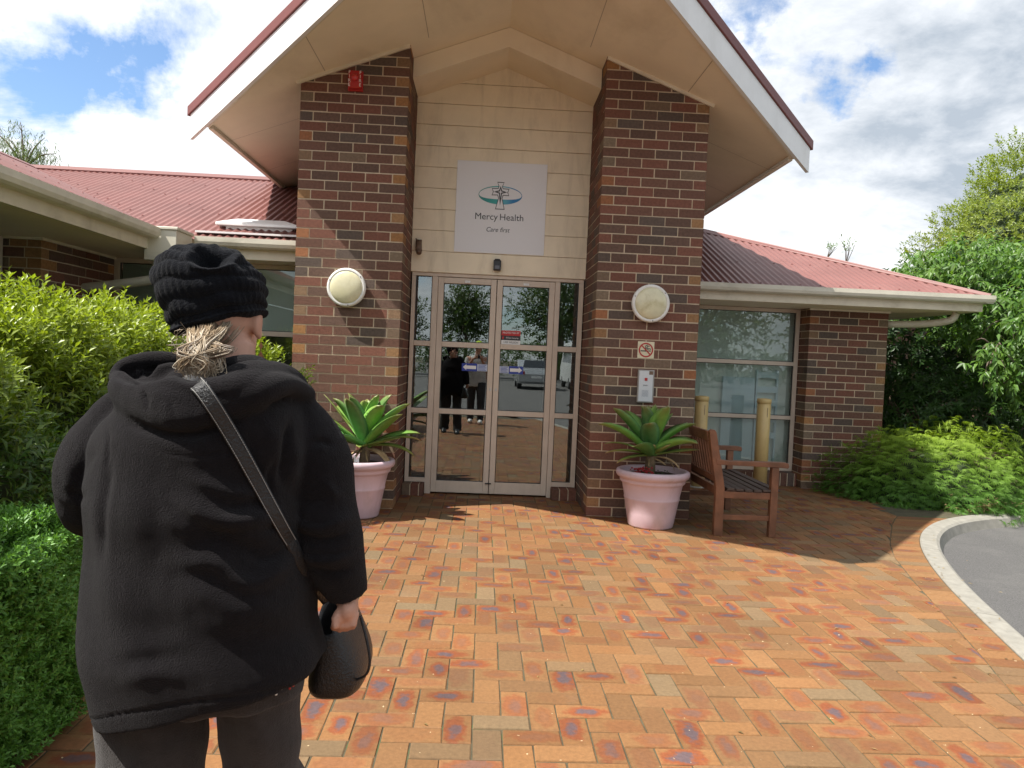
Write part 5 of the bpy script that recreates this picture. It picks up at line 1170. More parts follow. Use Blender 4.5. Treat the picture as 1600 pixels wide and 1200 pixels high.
b.loft([ring_lr(290, 600, 395, 598, -.01, .07, .07, 28), ring_lr(200, 640, 448, 636, -.01, .10, .09, 28), ring_lr(172, 700, 470, 690, 0, .13, .11, 28), ring_lr(160, 900, 470, 895, 0, .16, .14, 28), ring_lr(175, 1000, 475, 990, 0, .145, .13, 28), ring_lr(185, 1050, 460, 1045, 0, .12, .12, 28)])
LSH, RSH = W(168, 668), W(474, 664)
b.tube([LSH, W(141, 735), W(136, 778, .02), W(160, 795, .22), W(215, 800, .33)], [.052, .048, .044, .036, .027], 14, round_ends=True)
RW = W(541, 922, .03)                                       # right wrist
b.tube([RSH, W(502, 760), W(511, 850, .0), W(528, 890, .02), RW], [.054, .050, .046, .036, .027], 14, round_ends=True)
# left hand, relaxed in front of the body
lw = W(225, 800, .36); b.ball(lw+[.035, .03, 0], (.042, .026, .020), 14)
for k in range(4): b.tube([lw+[.06, .02+.016*k-.02, 0], lw+[.085, .03+.016*k-.02, -.012], lw+[.10, .032+.016*k-.02, -.032]], [.0088, .0082, .007], 8, round_ends=True)
b.tube([lw+[.03, .05, .0], lw+[.05, .068, -.01]], [.0095, .008], 8, round_ends=True)
# right hand: palm and five fingers closed on the rim of the bag
pc = W(543, 943, .025)
b.tube([RW, pc], [.026, .024], 12, round_ends=True)
b.ball(pc+np.array([.004, -.006, -.010]), (.021, .036, .028), 16)
b.ball(pc+np.array([.002, -.002, -.030]), (.020, .026, .018), 14)
for k, (dx, ln) in enumerate(((-.019, .95), (-.006, 1.05), (.008, 1.0), (.021, .86))):
    r0 = pc+np.array([dx, -.016, -.016]); r1 = r0+np.array([-.003, -.010, -.024*ln]); r2 = r1+np.array([-.004, .016, -.012*ln]); r3 = r2+np.array([-.001, .020, .006])
    b.tube([r0, r1, r2, r3], [.0080, .0082, .0076, .0068], 9, round_ends=True)
b.tube([pc+np.array([-.012, -.022, -.010]), pc+np.array([-.019, -.034, -.022]), pc+np.array([-.016, -.040, -.036])], [.0105, .0098, .0082], 9, round_ends=True)
# legs
def leg(pts, rad): b.tube(pts, rad, 16, round_ends=True)
LL_ = [W(235, 1105), W(238, 1215, -.02), np.array([-1.66, -5.36, .43]), np.array([-1.665, -5.42, .09])]
RL_ = [W(403, 1105), W(405, 1215, .04), np.array([-1.435, -5.24, .43]), np.array([-1.42, -5.20, .09])]
leg(LL_, [.07, .065, .05, .038]); leg(RL_, [.065, .062, .05, .038])
body = fused(b, .0042, 3)
link('body', body, M_skin, WOM, True)
# ---- hat
def build_hat():
    rows = [((343, 506), 66, -14, .086, .088), ((342, 497), 71, -14, .094, .092), ((340, 484), 74, -12, .102, .098), ((334, 462), 80, -8, .110, .102), ((327, 440), 81.5, -4, .112, .102), ((323, 420), 75, 1, .104, .095), ((322, 405), 64, 4, .088, .080), ((324, 394), 47, 5, .064, .058), ((327, 387), 24, 6, .03, .028)]
    R0 = [np.array([c[0], c[1], hw, tl, f, bk]) for (c, hw, tl, f, bk) in rows]; R0 = smoothpath(np.array(R0), 84); rings = []
    for i, (cu, cv, hw, tl, f, bk) in enumerate(R0):
        a_ = math.radians(tl); du, dv = hw*math.cos(a_), hw*math.sin(a_); t = i/83
        rings.append(ring_lr(cu-du, cv-dv, cu+du, cv+dv, .015-.03*t, bk, f, 120, .94))
    m = MB(); m.loft(rings, True, True); me = m.mesh('hat'); bm = bmesh.new(); bm.from_mesh(me); bmesh.ops.recalc_face_normals(bm, faces=bm.faces); bm.to_mesh(me); bm.free()
    c = coords(me); n = normals(me); u, v = project(c); nr = len(R0); N = 120
    t = np.repeat(np.arange(nr)/(nr-1), N); t = np.concatenate([t, np.zeros(len(c)-len(t))]) if len(t) < len(c) else t[:len(c)]
    az = np.tile(np.arange(N)/N*2*np.pi, nr)[:len(c)]
    # ruched bands that wander round the crown, rib stitches between them
    ph = t*6.2+.22*np.sin(az*2+1.1)+.16*np.sin(az*3-.6)+.08*np.sin(az*7)
    band = np.abs(np.sin(ph*np.pi))**.7; d = .0055*(band-.6)*np.clip(t*9, .25, 1)*np.clip((1.02-t)*6, 0, 1)
    d += .0024*np.sin(az*46+np.floor(ph)*1.7)*(.35+.65*band)*np.clip((1-t)*5, 0, 1)
    d += .004*np.sin(az*5+t*9)*np.sin(t*7+az*2)
    d += np.where(t < .10, .006, 0)*1.0
    # the opening at the back of the crown
    e = ((u-331)/25)**2+((v-403)/12.5)**2; back = (n[:, 1] < .35)
    d = d+np.where(back, -.040*np.exp(-e**2*.9)+.008*np.exp(-((np.sqrt(e)-1.5)/.33)**2), 0)
    set_coords(me, c+n*d[:, None])
    o = link('knitted_hat', me, M_hat, WOM, True); s = o.modifiers.new('s', 'SUBSURF'); s.levels = s.render_levels = 1
    return o
HAT = build_hat()
# ---- trousers, blouse, shoes
b = MB()
b.loft([ring_lr(176, 990, 478, 980, 0, .150, .140, 32), ring_lr(178, 1040, 474, 1030, 0, .150, .140, 32), ring_lr(172, 1085, 472, 1080, 0, .130, .13, 32)])
b.tube([W(240, 1060), W(240, 1130, -.005), W(239, 1215, -.02), np.array([-1.660, -5.365, .43]), np.array([-1.668, -5.42, .05])], [.108, .108, .107, .090, .086], 24)
b.tube([W(402, 1060), W(409, 1130, .02), W(412, 1215, .04), np.array([-1.432, -5.24, .43]), np.array([-1.42, -5.20, .05])], [.090, .084, .082, .080, .078], 24)
tr = fused(b, .006, 5); c = coords(tr); n = normals(tr)
wr = .0035*np.sin(c[:, 2]*46+c[:, 0]*22+2.2*np.sin(c[:, 0]*19))*np.clip((.72-c[:, 2])*6, 0, 1)+.004*np.sin(c[:, 0]*60+c[:, 2]*9)
set_coords(tr, c+n*wr[:, None]); link('trousers', tr, M_trs, WOM, True)
b = MB(); r_ = [ring_lr(186, 980, 482, 960, 0, .165, .15, 60), ring_lr(186, 1020, 484, 1000, 0, .170, .152, 60), ring_lr(186, 1022, 484, 1046, 0, .170, .152, 60)]
r_[2] = [q+np.array([0, 0, .006*math.sin(i*.9)]) for i, q in enumerate(r_[2])]
b.loft(r_, True, False); bl = b.build('blouse', mat('black_print_cotton', (.016, .014, .016), .85), WOM, True)
from mathutils.bvhtree import BVHTree
def caster(objs):
    tr_ = [BVHTree.FromPolygons([v.co.copy() for v in o.data.vertices], [tuple(q.vertices) for q in o.data.polygons]) for o in objs]
    def cast(u, v):
        d = Vector(CF+CR*(u-800)/FPX-CU*(v-600)/FPX).normalized(); hs = [t.ray_cast(Vector(CAM), d) for t in tr_]
        hs = [(h[3], np.array(h[0])) for h in hs if h[0] is not None]; return min(hs, key=lambda h: h[0])[1] if hs else None
    return cast
dt = MB(); dr = MB(); cast = caster([bl])
for i in range(95):
    h = cast(random.uniform(415, 492), random.uniform(1055, 1104))
    if h is not None: (dt if random.random() < .6 else dr).ball(h, (.0030, .0030, .0030), 8)
dt.build('white_spots', M_white, bl); dr.build('red_spots', M_sred, bl)
for (x, y) in ((-1.668, -5.36), (-1.42, -5.14)):
    b = MB(); b.loft([[(x+w*math.cos(a), y+l*math.sin(a)+o, z) for a in np.linspace(0, 2*np.pi, 24, endpoint=False)] for z, w, l, o in ((0, .048, .135, .02), (.02, .05, .138, .02), (.05, .047, .12, .01), (.08, .042, .08, -.02), (.095, .035, .05, -.035))]); b.build('shoe', M_blackpl, WOM, True)
# ---- jacket: torso, sleeves, hood in one cloth
def build_jacket():
    b = MB()
    rows = [(292, 585, 392, 580, -.015, .075, .075), (238, 603, 432, 598, -.020, .115, .10), (196, 626, 462, 618, -.025, .150, .12), (170, 655, 484, 648, -.025, .170, .135), (158, 690, 490, 684, -.02, .182, .145), (152, 740, 486, 733, -.015, .19, .155), (148, 790, 480, 784, -.01, .195, .16), (150, 850, 478, 843, 0, .200, .17),
            (150, 920, 488, 905, 0, .205, .18), (149, 990, 496, 965, 0, .208, .185), (151, 1030, 502, 985, 0, .205, .184), (155, 1066, 504, 1004, 0, .205, .184), (159, 1090, 505, 1016, 0, .204, .184), (162, 1102, 505, 1022, 0, .202, .183), (163, 1105, 504, 1024, 0, .199, .181)]
    b.loft([ring_lr(*q, n=48, e=.84) for q in smoothpath(np.array(rows), 40)])
    b.tube(smoothpath([W(186, 652), W(160, 690), W(144, 735), W(135, 778, .015), W(150, 792, .14), W(205, 800, .30)], 16), np.interp(np.linspace(0, 1, 16), [0, .2, .4, .6, .8, 1], [.062, .070, .068, .064, .055, .046]), 20, round_ends=True)
    b.tube(smoothpath([W(452, 648), W(482, 690), W(500, 760), W(511, 840), W(527, 888, .01), W(543, 930, .028)], 18), np.interp(np.linspace(0, 1, 18), [0, .2, .4, .62, .82, 1], [.062, .070, .068, .069, .056, .042]), 20, round_ends=False)
    # hood: a pouch lying on the back, and the thick rolled collar round the neck
    b.tube(smoothpath([W(188, 606, -.075), W(222, 624, -.135), W(275, 640, -.165), (W(330, 640, -.165)), W(392, 620, -.15)], 12), [.030, .040, .047, .052, .054, .055, .055, .053, .050, .046, .04, .034], 16, round_ends=True)
    b.ball(W(286, 640, -.13), (.115, .062, .060), 24); b.ball(W(225, 618, -.10), (.062, .055, .042), 20); b.ball(W(232, 598, -.055), (.062, .060, .026), 20); b.ball(W(280, 600, -.06), (.05, .06, .026), 20)
    rim = smoothpath([W(178, 590, -.06), W(200, 596, -.12), W(245, 602, -.165), W(300, 610, -.185), W(352, 612, -.18), W(400, 600, -.14), W(436, 592, -.08)], 24)
    b.tube(rim, np.interp(np.linspace(0, 1, 24), [0, .2, .6, 1], [.019, .020, .019, .022]), 12, round_ends=True)
    b.tube(smoothpath([W(178, 590, -.06), W(195, 572, -.04), W(232, 563, -.02), W(272, 564, .0), W(292, 572, .03)], 16), [.019]*16, 12, round_ends=True)   # far edge of the opening
    b.tube(smoothpath([W(228, 594, -.07), W(262, 582, -.05), W(292, 580, -.02)], 10), [.017]*10, 12, round_ends=True)                                   # inner fold
    b.tube(smoothpath([W(345, 585, -.10), W(384, 572, -.09), W(412, 575, -.03), W(420, 590, .05)], 14), [.020]*14, 12, round_ends=True)
    b.tube(smoothpath([W(345, 612, -.155), W(392, 590, -.13), W(432, 584, -.07), W(462, 598, .0), W(472, 615, .06)], 16), [.024]*16, 12, round_ends=True)
    b.tube(smoothpath([W(360, 640, -.17), W(410, 612, -.15), W(450, 602, -.09), W(478, 618, -.01)], 16), [.022]*16, 12, round_ends=True)
    me = fused(b, .0052, 5, .5); c = coords(me); n = normals(me); u, v = project(c)
    face = np.clip((-n[:, 1]+.25)/.7, 0, 1); d = np.zeros(len(c))
    def ridge(pts, w, a, soft=1.0):
        P = smoothpath(np.array(pts, float), 50); dist = np.full(len(c), 1e9); side = np.zeros(len(c))
        for i in range(len(P)-1):
            p, q = P[i], P[i+1]; e = q-p; L2 = e @ e
            s = np.clip(((u-p[0])*e[0]+(v-p[1])*e[1])/L2, 0, 1); dx, dy = u-(p[0]+s*e[0]), v-(p[1]+s*e[1]); dd = np.hypot(dx, dy)
            m = dd < dist; dist[m] = dd[m]
        ends = np.ones(len(c))
        for k, (p, q) in enumerate(((P[0], P[1]), (P[-1], P[-2]))):
            L = np.linalg.norm(P[0]-P[-1])*.25+8; ends *= np.clip((np.hypot(u-p[0], v-p[1]))/L, 0, 1)**1.3
        return a*np.exp(-(dist/w)**2)*ends
    # drape between the bent arms
    F = [([(262, 768), (318, 800), (362, 812), (412, 806), (452, 790)], 14, .012), ([(275, 735), (330, 760), (380, 772), (430, 765)], 11, .008),
         ([(246, 868), (290, 876), (338, 880), (376, 908), (408, 906), (446, 878), (478, 845)], 15, .014), ([(270, 905), (320, 925), (365, 950), (410, 945), (450, 925)], 18, .008),
         ([(290, 840), (345, 842), (400, 862), (440, 852)], 14, -.012), ([(330, 792), (380, 792), (430, 780)], 9, -.007), ([(300, 960), (360, 975), (430, 965), (480, 940)], 20, .007),
         ([(172, 690), (165, 760), (160, 830), (156, 900)], 8, -.008), ([(204, 720), (206, 800), (214, 870), (232, 930)], 24, .004), ([(250, 770), (252, 830), (262, 890)], 18, -.0025), ([(240, 800), (275, 815), (310, 845)], 12, .004), ([(160, 1000), (230, 1010), (320, 1000)], 18, .005), ([(180, 1060), (250, 1048), (320, 1066)], 15, .005), ([(165, 1030), (220, 1034), (280, 1028)], 12, -.004),
         # armhole and sleeve of the right arm
         ([(462, 640), (450, 690), (444, 740), (448, 772)], 7, -.013), ([(470, 680), (462, 730), (462, 775)], 10, .010), ([(478, 700), (505, 690), (530, 702)], 6, -.007), ([(450, 800), (490, 822), (535, 812), (562, 800)], 10, .009), ([(452, 835), (500, 850), (550, 838)], 9, -.010), ([(460, 862), (505, 876), (556, 862)], 9, .009), ([(475, 885), (520, 896), (560, 884)], 6, -.008), ([(500, 740), (522, 770), (545, 775)], 8, .006), ([(456, 792), (476, 812), (500, 818), (530, 808)], 4, -.006), ([(452, 822), (480, 838), (515, 842), (556, 828)], 4, -.007), ([(462, 852), (490, 866), (525, 866), (560, 852)], 4, -.006), ([(440, 700), (425, 745), (432, 790)], 6, -.006), ([(400, 830), (430, 822), (452, 806)], 5, -.006), ([(380, 878), (420, 872), (450, 850)], 5, -.006), ([(300, 818), (350, 834), (400, 830)], 5, -.004), ([(452, 770), (480, 785), (520, 780)], 8, -.006),
         # left sleeve
         ([(150, 690), (132, 730), (118, 775)], 7, -.005), ([(112, 700), (104, 750), (108, 790)], 9, .004), ([(98, 760), (118, 775), (140, 772)], 7, -.006),
         # shoulder blades, the seam over the back
         ([(205, 660), (250, 690), (300, 705), (350, 700)], 20, .004), ([(385, 660), (400, 720), (415, 770)], 14, -.006), ([(420, 650), (432, 700), (436, 750)], 12, .006),
         # hood: crease at the seam and hollow of the opening
         ([(224, 598), (228, 622), (232, 650)], 4, -.006), ([(196, 584), (214, 588), (240, 588)], 7, -.012), ([(165, 640), (200, 662), (245, 676), (300, 680), (350, 668), (388, 650)], 6, -.010), ([(240, 640), (290, 652), (345, 645)], 12, .004), ([(160, 650), (166, 690), (160, 745)], 3, -.004), ([(262, 612), (270, 640), (280, 664)], 3, -.004), ([(200, 690), (290, 712), (380, 704), (440, 690)], 3, -.0022), ([(540, 690), (556, 740), (560, 800)], 5, -.004)]
    for q in F: d += ridge(*q)*face
    rng = np.random.default_rng(3)
    for k in range(14):
        f = rng.normal(0, 1, 3)*np.array([16, 16, 22]); d += .0016*np.sin(c @ f+rng.uniform(0, 6))
    e_ = ((u-226)/46)**2+((v-586)/11.0)**2; d += -.024*np.exp(-e_**1.6)*(n[:, 2] > -.3)
    e_ = ((u-300)/26)**2+((v-592)/8.0)**2; d += -.014*np.exp(-e_**1.6)*(n[:, 2] > -.3)
    # stitched hem, and the edge of the cuff
    hemv = 1118+(1142-1118)*np.clip((330-u)/180, -1.6, 1)*1.0
    d += np.where((c[:, 2] < .80), -.0035*np.exp(-((v-(1124-(u-150)*.168))/2.2)**2), 0)
    set_coords(me, c+n*d[:, None]); return link('fleece_jacket', me, M_fleece, WOM, True)
JAC = build_jacket()
# ---- hair: a loose greying tail below the hat
def build_hair():
    b = MB(); rs = random.Random(5); c0 = W(322, 528, -.085)
    shades = [(.30, .23, .15), (.22, .16, .10), (.40, .33, .24), (.15, .105, .066), (.50, .44, .35), (.10, .07, .048), (.27, .20, .125)]
    for k in range(64):                                     # wavy locks gathered at the nape and hanging over the hood
        su = rs.uniform(292, 362); st = W(su, rs.uniform(508, 520)-(su-292)*.06, -.074+.02*abs(su-322)/40); gu = 317+rs.gauss(0, 7)+(su-322)*.25
        bul = rs.uniform(.5, 1); x2, x3 = 315+rs.gauss(0, 15), 313+rs.gauss(0, 13); amp = rs.uniform(3, 9)*rs.choice((-1, 1)); base_c = rs.choice(shades)
        key = [st, W((su+gu)/2, 524+rs.uniform(-3, 3), -.100-.02*bul), W(gu, 534+rs.uniform(-4, 5), -.122-.03*bul), W(x2+amp, 548+rs.uniform(-4, 4), -.135-.04*bul), W(x3-amp, 562+rs.uniform(-4, 5), -.145-.035*bul), W(x3+amp*.8, 574+rs.uniform(-4, 6), -.155-.02*bul), W(x3-amp*.4+rs.gauss(0, 4), 582+rs.uniform(-6, 8), -.165-.01*bul)]
        for j in range(15):
            o = np.array([rs.gauss(0, .0034), rs.gauss(0, .003), rs.gauss(0, .0028)])
            q = [p_+o*(.6+.12*i)+np.array([rs.gauss(0, .0010) for _ in range(3)]) for i, p_ in enumerate(key[:rs.choice((6, 7, 7))])]
            w = .00080*rs.uniform(.5, 1.4); c = base_c if rs.random() < .6 else rs.choice(shades); f = rs.uniform(.85, 1.3)
            b.tube(smoothpath(q, 20), np.interp(np.linspace(0, 1, 20), [0, .75, 1], [w, w, w*.25]), 4, False, col=tuple(x*f for x in c))
    for i in range(40):                                     # stray hairs at the nape
        st = W(rs.uniform(290, 342), rs.uniform(508, 524), -.07); p = smoothpath([st, st+np.array([rs.uniform(-.03, .03), rs.uniform(-.02, .0), rs.uniform(-.05, .0)]), st+np.array([rs.uniform(-.055, .045), rs.uniform(-.02, .01), rs.uniform(-.08, .015)])], 9)
        b.tube(p, .0006, 3, False, col=rs.choice(shades))
    for i in range(22):                                     # short hair of the nape, on the neck
        st = W(rs.uniform(346, 386), rs.uniform(506, 518), -.055); p = smoothpath([st, st+np.array([-.010, -.008, -.018]), st+np.array([-.026, -.012, -.036])], 7); b.tube(p, .0006, 3, False, col=rs.choice(shades[:3]))
    b.ball(W(316, 540, -.10), (.026, .026, .028), 16, col=(.22, .16, .10))
    b.build('hair', mat('greying_hair', (1, 1, 1), .42, .1, 60, attr='tint', spec=.5), WOM, True, tint='tint', recalc=False)
build_hair()
er = MB(); e0 = hd(.086, .004, -.066); er.tube([e0, e0+[0, 0, -.014], e0+[0, 0, -.026]], .0008, 5); q = e0+np.array([0, 0, -.043]); er.prism([q+[0, 0, .018], q+[.0085, .004, 0], q+[0, 0, -.018], q-[.0085, .004, 0]], (.0006, -.0012, 0)); er.prism([e0+[0, 0, -.006], e0+[.004, .002, -.014], e0+[0, 0, -.022], e0-[.004, .002, .014]], (.0004, -.001, 0))
er.build('earring', mat('copper', (.34, .15, .08), .4, .1, 60, metal=.7), WOM)
# ---- shoulder bag with its long strap
BAG = thing('handbag', tuple(W(530, 1092, .02)), 'black leather shoulder bag hanging at the right hip of the woman', 'handbag')
def bag_ring(v, uL, uR, dyc, dep, n=48, sag=0.0, e=.62):
    A, B = W(uL, v, dyc), W(uR, v, dyc); c = (A+B)/2; h = (B-A)/2; out = []
    for a in np.linspace(0, 2*np.pi, n, endpoint=False):
        ca, sa = math.copysign(abs(math.cos(a))**e, math.cos(a)), math.copysign(abs(math.sin(a))**e, math.sin(a))
        out.append(c+h*ca+np.array([0, dep*sa, sag*(abs(math.cos(a))**2 if math.sin(a) < 0 else .0)-(.055 if sag else 0)*max(0, -math.sin(a))**2]))
    return out
b = MB()
outer = [(1064, 503, 556, .17, .085), (1060, 494, 568, .17, .118), (1049, 489, 577, .17, .130), (1030, 492, 579, .17, .134), (1004, 497, 570, .17, .132), (975, 502, 556, .17, .128), (955, 506, 547, .17, .124)]
rings = [bag_ring(v, a, c_, y, d_) for v, a, c_, y, d_ in outer]
rim = bag_ring(940, 510, 541, .17, .120); rim = [q-np.array([0, 0, .050*max(0, -math.sin(a))**2]) for q, a in zip(rim, np.linspace(0, 2*np.pi, 48, endpoint=False))]
inn = [q*.88+np.mean(rim, 0)*.12 for q in rim]; inn2 = [q+np.array([0, 0, -.06]) for q in inn]; inn3 = [q*.9+np.mean(inn2, 0)*.1+np.array([0, 0, -.05]) for q in inn2]
b.loft(rings+[rim, inn, inn2, inn3], True, True); me = b.mesh('bag'); bm = bmesh.new(); bm.from_mesh(me); bmesh.ops.recalc_face_normals(bm, faces=bm.faces); bm.to_mesh(me); bm.free()
o = link('bag_body', me, M_leather, BAG, True); s = o.modifiers.new('s', 'SUBSURF'); s.levels = s.render_levels = 1
p = MB(); p.tube(smoothpath([W(563, 962, .07), W(573, 1000, .05), W(578, 1032, .044), W(572, 1054, .048), W(552, 1064, .07)], 20), .003, 6); p.tube([q+np.array([0, 0, .001]) for q in rim]+[rim[0]], .0035, 6, False); p.build('piping', M_leather, BAG, True)
p = MB(); p.loft([[W(u, v, .075+dy) for u, v in ((517, 1000), (528, 994), (539, 996), (542, 1004), (524, 1010))] for dy in (0, .08)]); p.build('blue_pouch', mat('blue_cloth', (.10, .17, .28), .8, .3, 40), BAG, True)
def build_strap():
    from mathutils.bvhtree import BVHTree
    dg = bpy.context.evaluated_depsgraph_get(); me = JAC.data; bv = BVHTree.FromPolygons([v.co.copy() for v in me.vertices], [tuple(q.vertices) for q in me.polygons])
    def hit(u, v):
        d = Vector(CF+CR*(u-800)/FPX-CU*(v-600)/FPX).normalized(); h = bv.ray_cast(Vector(CAM), d)
        return (np.array(h[0]), np.array(d)) if h[0] is not None else (None, None)
    path = smoothpath(np.array([(296, 583), (305, 597), (318, 612), (342, 648), (372, 698), (402, 752), (426, 796), (446, 832), (457, 850)]), 60); wid = np.interp(np.linspace(0, 1, 60), [0, .5, 1], [14.5, 12.5, 10.0])
    t = np.gradient(path, axis=0); t /= np.linalg.norm(t, axis=1)[:, None]; nn = np.stack([-t[:, 1], t[:, 0]], 1); rows = []
    for i in range(60):
        r = []
        for k in (-1, -.5, 0, .5, 1):
            q = path[i]+nn[i]*wid[i]*k; h, d = hit(*q)
            r.append(np.linalg.norm(h-CAM) if h is not None else np.nan)
        rows.append(r)
    D = np.array(rows); med = np.nanmedian(D, axis=1); bad = np.abs(D-med[:, None]) > .05; D[bad | np.isnan(D)] = 0; D = np.where(D == 0, med[:, None], D)
    ker = np.ones(7)/7; Ds = np.stack([np.convolve(np.pad(D[:, j], 3, 'edge'), ker, 'valid') for j in range(5)], 1); Ds = np.minimum(Ds, D+.004); Ds = np.stack([np.convolve(np.pad(Ds[:, j], 2, 'edge'), np.ones(5)/5, 'valid') for j in range(5)], 1)
    Ds = .5*Ds+.5*Ds.mean(1, keepdims=True); rings = []; st = []
    for i in range(60):
        top, bot = [], []
        for j, k in enumerate((-1, -.5, 0, .5, 1)):
            q = path[i]+nn[i]*wid[i]*k; d = CF+CR*(q[0]-800)/FPX-CU*(q[1]-600)/FPX; d /= np.linalg.norm(d); P = CAM+d*(Ds[i, j]-.009)
            top.append(P); bot.append(P+d*.005)
        rings.append(top+bot[::-1]); st.append((top[0]*.90+top[4]*.10-np.array(d)*.001, top[4]*.90+top[0]*.10-np.array(d)*.001))
    # over the shoulder in front, and under the arm down to the bag
    sh0 = rings[0]; cen = np.mean(sh0, 0); first = [[q+np.array([-.03, .06, .012]) for q in sh0], [q+np.array([-.010, .022, .010]) for q in sh0]]
    last = rings[-1]; tgt = W(512, 940, .08); cl = np.mean(last, 0); more = []
    for f in (.25, .5, .75, 1.0):
        more.append([q+(tgt-cl)*f+np.array([.0, -.02*math.sin(f*math.pi), 0]) for q in last])
    b = MB(); b.loft(rings+more, True, True); b.build('strap', M_leather, BAG, True)
    s = MB()
    for e in (0, 1):
        for i in range(2, 58):
            a, c_ = st[i][e], st[i+1][e]
            for f0 in (0.05, .55): s.tube([a*(1-f0)+c_*f0, a*(.62-f0)+c_*(f0+.38) if False else a*(1-f0-.36)+c_*(f0+.36)], .0008, 4)
    s.build('stitching', mat('grey_thread', (.34, .33, .31), .7), BAG)
build_strap()
n = 170; kp_ = kerb_profile(); ii = RNG.integers(0, 80, n)
P = kp_[ii]+np.stack([RNG.normal(-.06, .16, n), RNG.normal(0, .12, n), np.full(n, .003)], 1); P[:90, :2] = np.stack([RNG.uniform(-2.3, 2.4, 90), RNG.uniform(-4.2, .3, 90)], 1); P[P[:, 0] > 1.9, 2] = .012
a_ = RNG.uniform(0, 6.28, n); lit = leaf_cloud('leaf_litter', P, np.stack([np.cos(a_), np.sin(a_), RNG.uniform(.0, .25, n)], 1), np.tile([0, 0, 1.], (n, 1)), RNG.uniform(.012, .034, n), RNG.uniform(.006, .014, n), hues(n, (.16, .10, .045), (.34, .25, .11), .3), M_leafC, None, .2, .1)
tag(lit, 'tiny dry leaves and crumbs scattered over the brick paving', 'leaf litter', kind='stuff')
# ================================================================== behind the photographer (seen in the door glass)
round_tree('street_tree', 'large dark tree across the car park, mirrored in the right door', (4.5, -47, -.1), (4.5, -47, 5.2), (3.6, 3, 3.1), 1500, .30, .14, (.04, .075, .022), (.075, .12, .035), 6, squash=.3)
round_tree('street_tree', 'rounded dark tree across the car park, mirrored in the left door', (-2.4, -47, -.1), (-2.4, -47, 4.4), (2.0, 2, 2.4), 900, .30, .14, (.04, .075, .022), (.075, .12, .035), 6, squash=.3)
round_tree('street_tree', 'wide dark tree across the car park, mirrored in the right sidelight', (11, -45, -.1), (11, -45, 5.0), (4, 3, 3.4), 1300, .30, .14, (.04, .075, .022), (.075, .12, .035), 6, squash=.3)
round_tree('street_tree', 'small dark tree across the car park, mirrored beside the wing roof', (-7.5, -49, -.1), (-7.5, -49, 3.6), (2.4, 2, 2.2), 800, .30, .14, (.04, .075, .022), (.075, .12, .035), 6, squash=.3)
round_tree('street_tree', 'broad leafy tree beside the driveway, mirrored in the wing window', (12.5, -15, -.1), (12.5, -15, 4.0), (3.4, 3, 3.4), 1500, .26, .12, (.05, .10, .025), (.10, .16, .035), 6, squash=.3)
round_tree('street_tree', 'second leafy tree beside the driveway, mirrored at the left of the wing window', (7.8, -20, -.1), (7.8, -20, 3.6), (3.0, 3, 3.0), 1300, .26, .12, (.05, .10, .025), (.10, .16, .035), 6, squash=.3)
round_tree('street_tree', 'third leafy tree beside the driveway, mirrored at the right of the wing window', (19, -17, -.1), (19, -17, 4.4), (4, 3, 4.0), 1500, .28, .13, (.05, .10, .025), (.10, .16, .035), 6, squash=.3)
t = thing('far_hedge', (4, -42, -.1), 'long green hedge across the car park, mirrored in the doors', 'hedge'); n = 2600
S = np.stack([RNG.uniform(-14, 24, n), RNG.uniform(-42.5, -41.5, n), RNG.uniform(.1, 2.2, n)], 1); LP, LD, LU, LL, LW = sprigs(S, np.tile([0, .6, .8], (n, 1)), 6, .3, .26, .12); leaf_cloud('foliage', LP, LD, LU, LL, LW, hues(len(LP), (.05, .10, .025), (.10, .17, .035)), M_leafC, t)
M_wglz = mat('vehicle_glass', (.015, .018, .02), .08, spec=.6); M_tyre = mat('tyre_rubber', (.02, .02, .02), .8); M_rim = mat('wheel_rim', (.45, .45, .46), .3, metal=.8)
def wheel(t, x, y, z, r, w):
    b = MB(); rings = [[(x-w/2+dx, y+q*math.cos(a), z+q*math.sin(a)) for a in np.linspace(0, 2*np.pi, 28, endpoint=False)] for dx, q in ((0, r*.8), (.02, r), (w-.02, r), (w, r*.8))]
    b.loft(rings); o = b.build('wheel', M_tyre, t, True); b = MB(); rings = [[(x-w/2-.004+dx, y+q*math.cos(a), z+q*math.sin(a)) for a in np.linspace(0, 2*np.pi, 20, endpoint=False)] for dx, q in ((0, r*.58), (w+.008, r*.58))]; b.loft(rings); b.build('rim', M_rim, o)
def vehicle(name, label, x, y, W, side, glass, paint, lampz, wheels, cat, z0=-.1, rx=1):
    """side: outline in (along, height); the vehicle stands along Y with its tail at y"""
    t = thing(name, (x, y, z0), label, cat); b = MB()
    def ring(k, s): return [(x+k*W/2, y-a, z0+h) for a, h in s]
    inn = [(a, h) for a, h in side]; m = np.mean(inn, 0); sh = [tuple(m+(np.array(q)-m)*np.array([.985, .95])) for q in inn]
    b.loft([ring(-1, sh), ring(-.96, inn), ring(.96, inn), ring(1, sh)], True, True); b.build('body', paint, t, bevel=.02)
    g = MB()
    for k in (-1.0, 1.0): g.prism([(x+k*(W/2+.004), y-a, z0+h) for a, h in glass], (-.01*k, 0, 0))
    g.build('side_glass', M_wglz, t)
    for wy in wheels:
        for k in (-1, 1): wheel(t, x+k*(W/2-.10), y-wy, z0+.32, .32, .22)
    for k in (-1, 1):
        l = MB(); l.box((x+k*W*.40-.13, y+.0, z0+lampz-.08), (x+k*W*.40+.13, y+.02, z0+lampz+.08), ch=.01); l.build('tail_lamp', M_red, t)
    return t
M_silver = mat('silver_paint', (.50, .52, .54), .25, metal=.5, coat=.5); M_vanw = mat('van_white', (.74, .75, .75), .3, coat=.4)
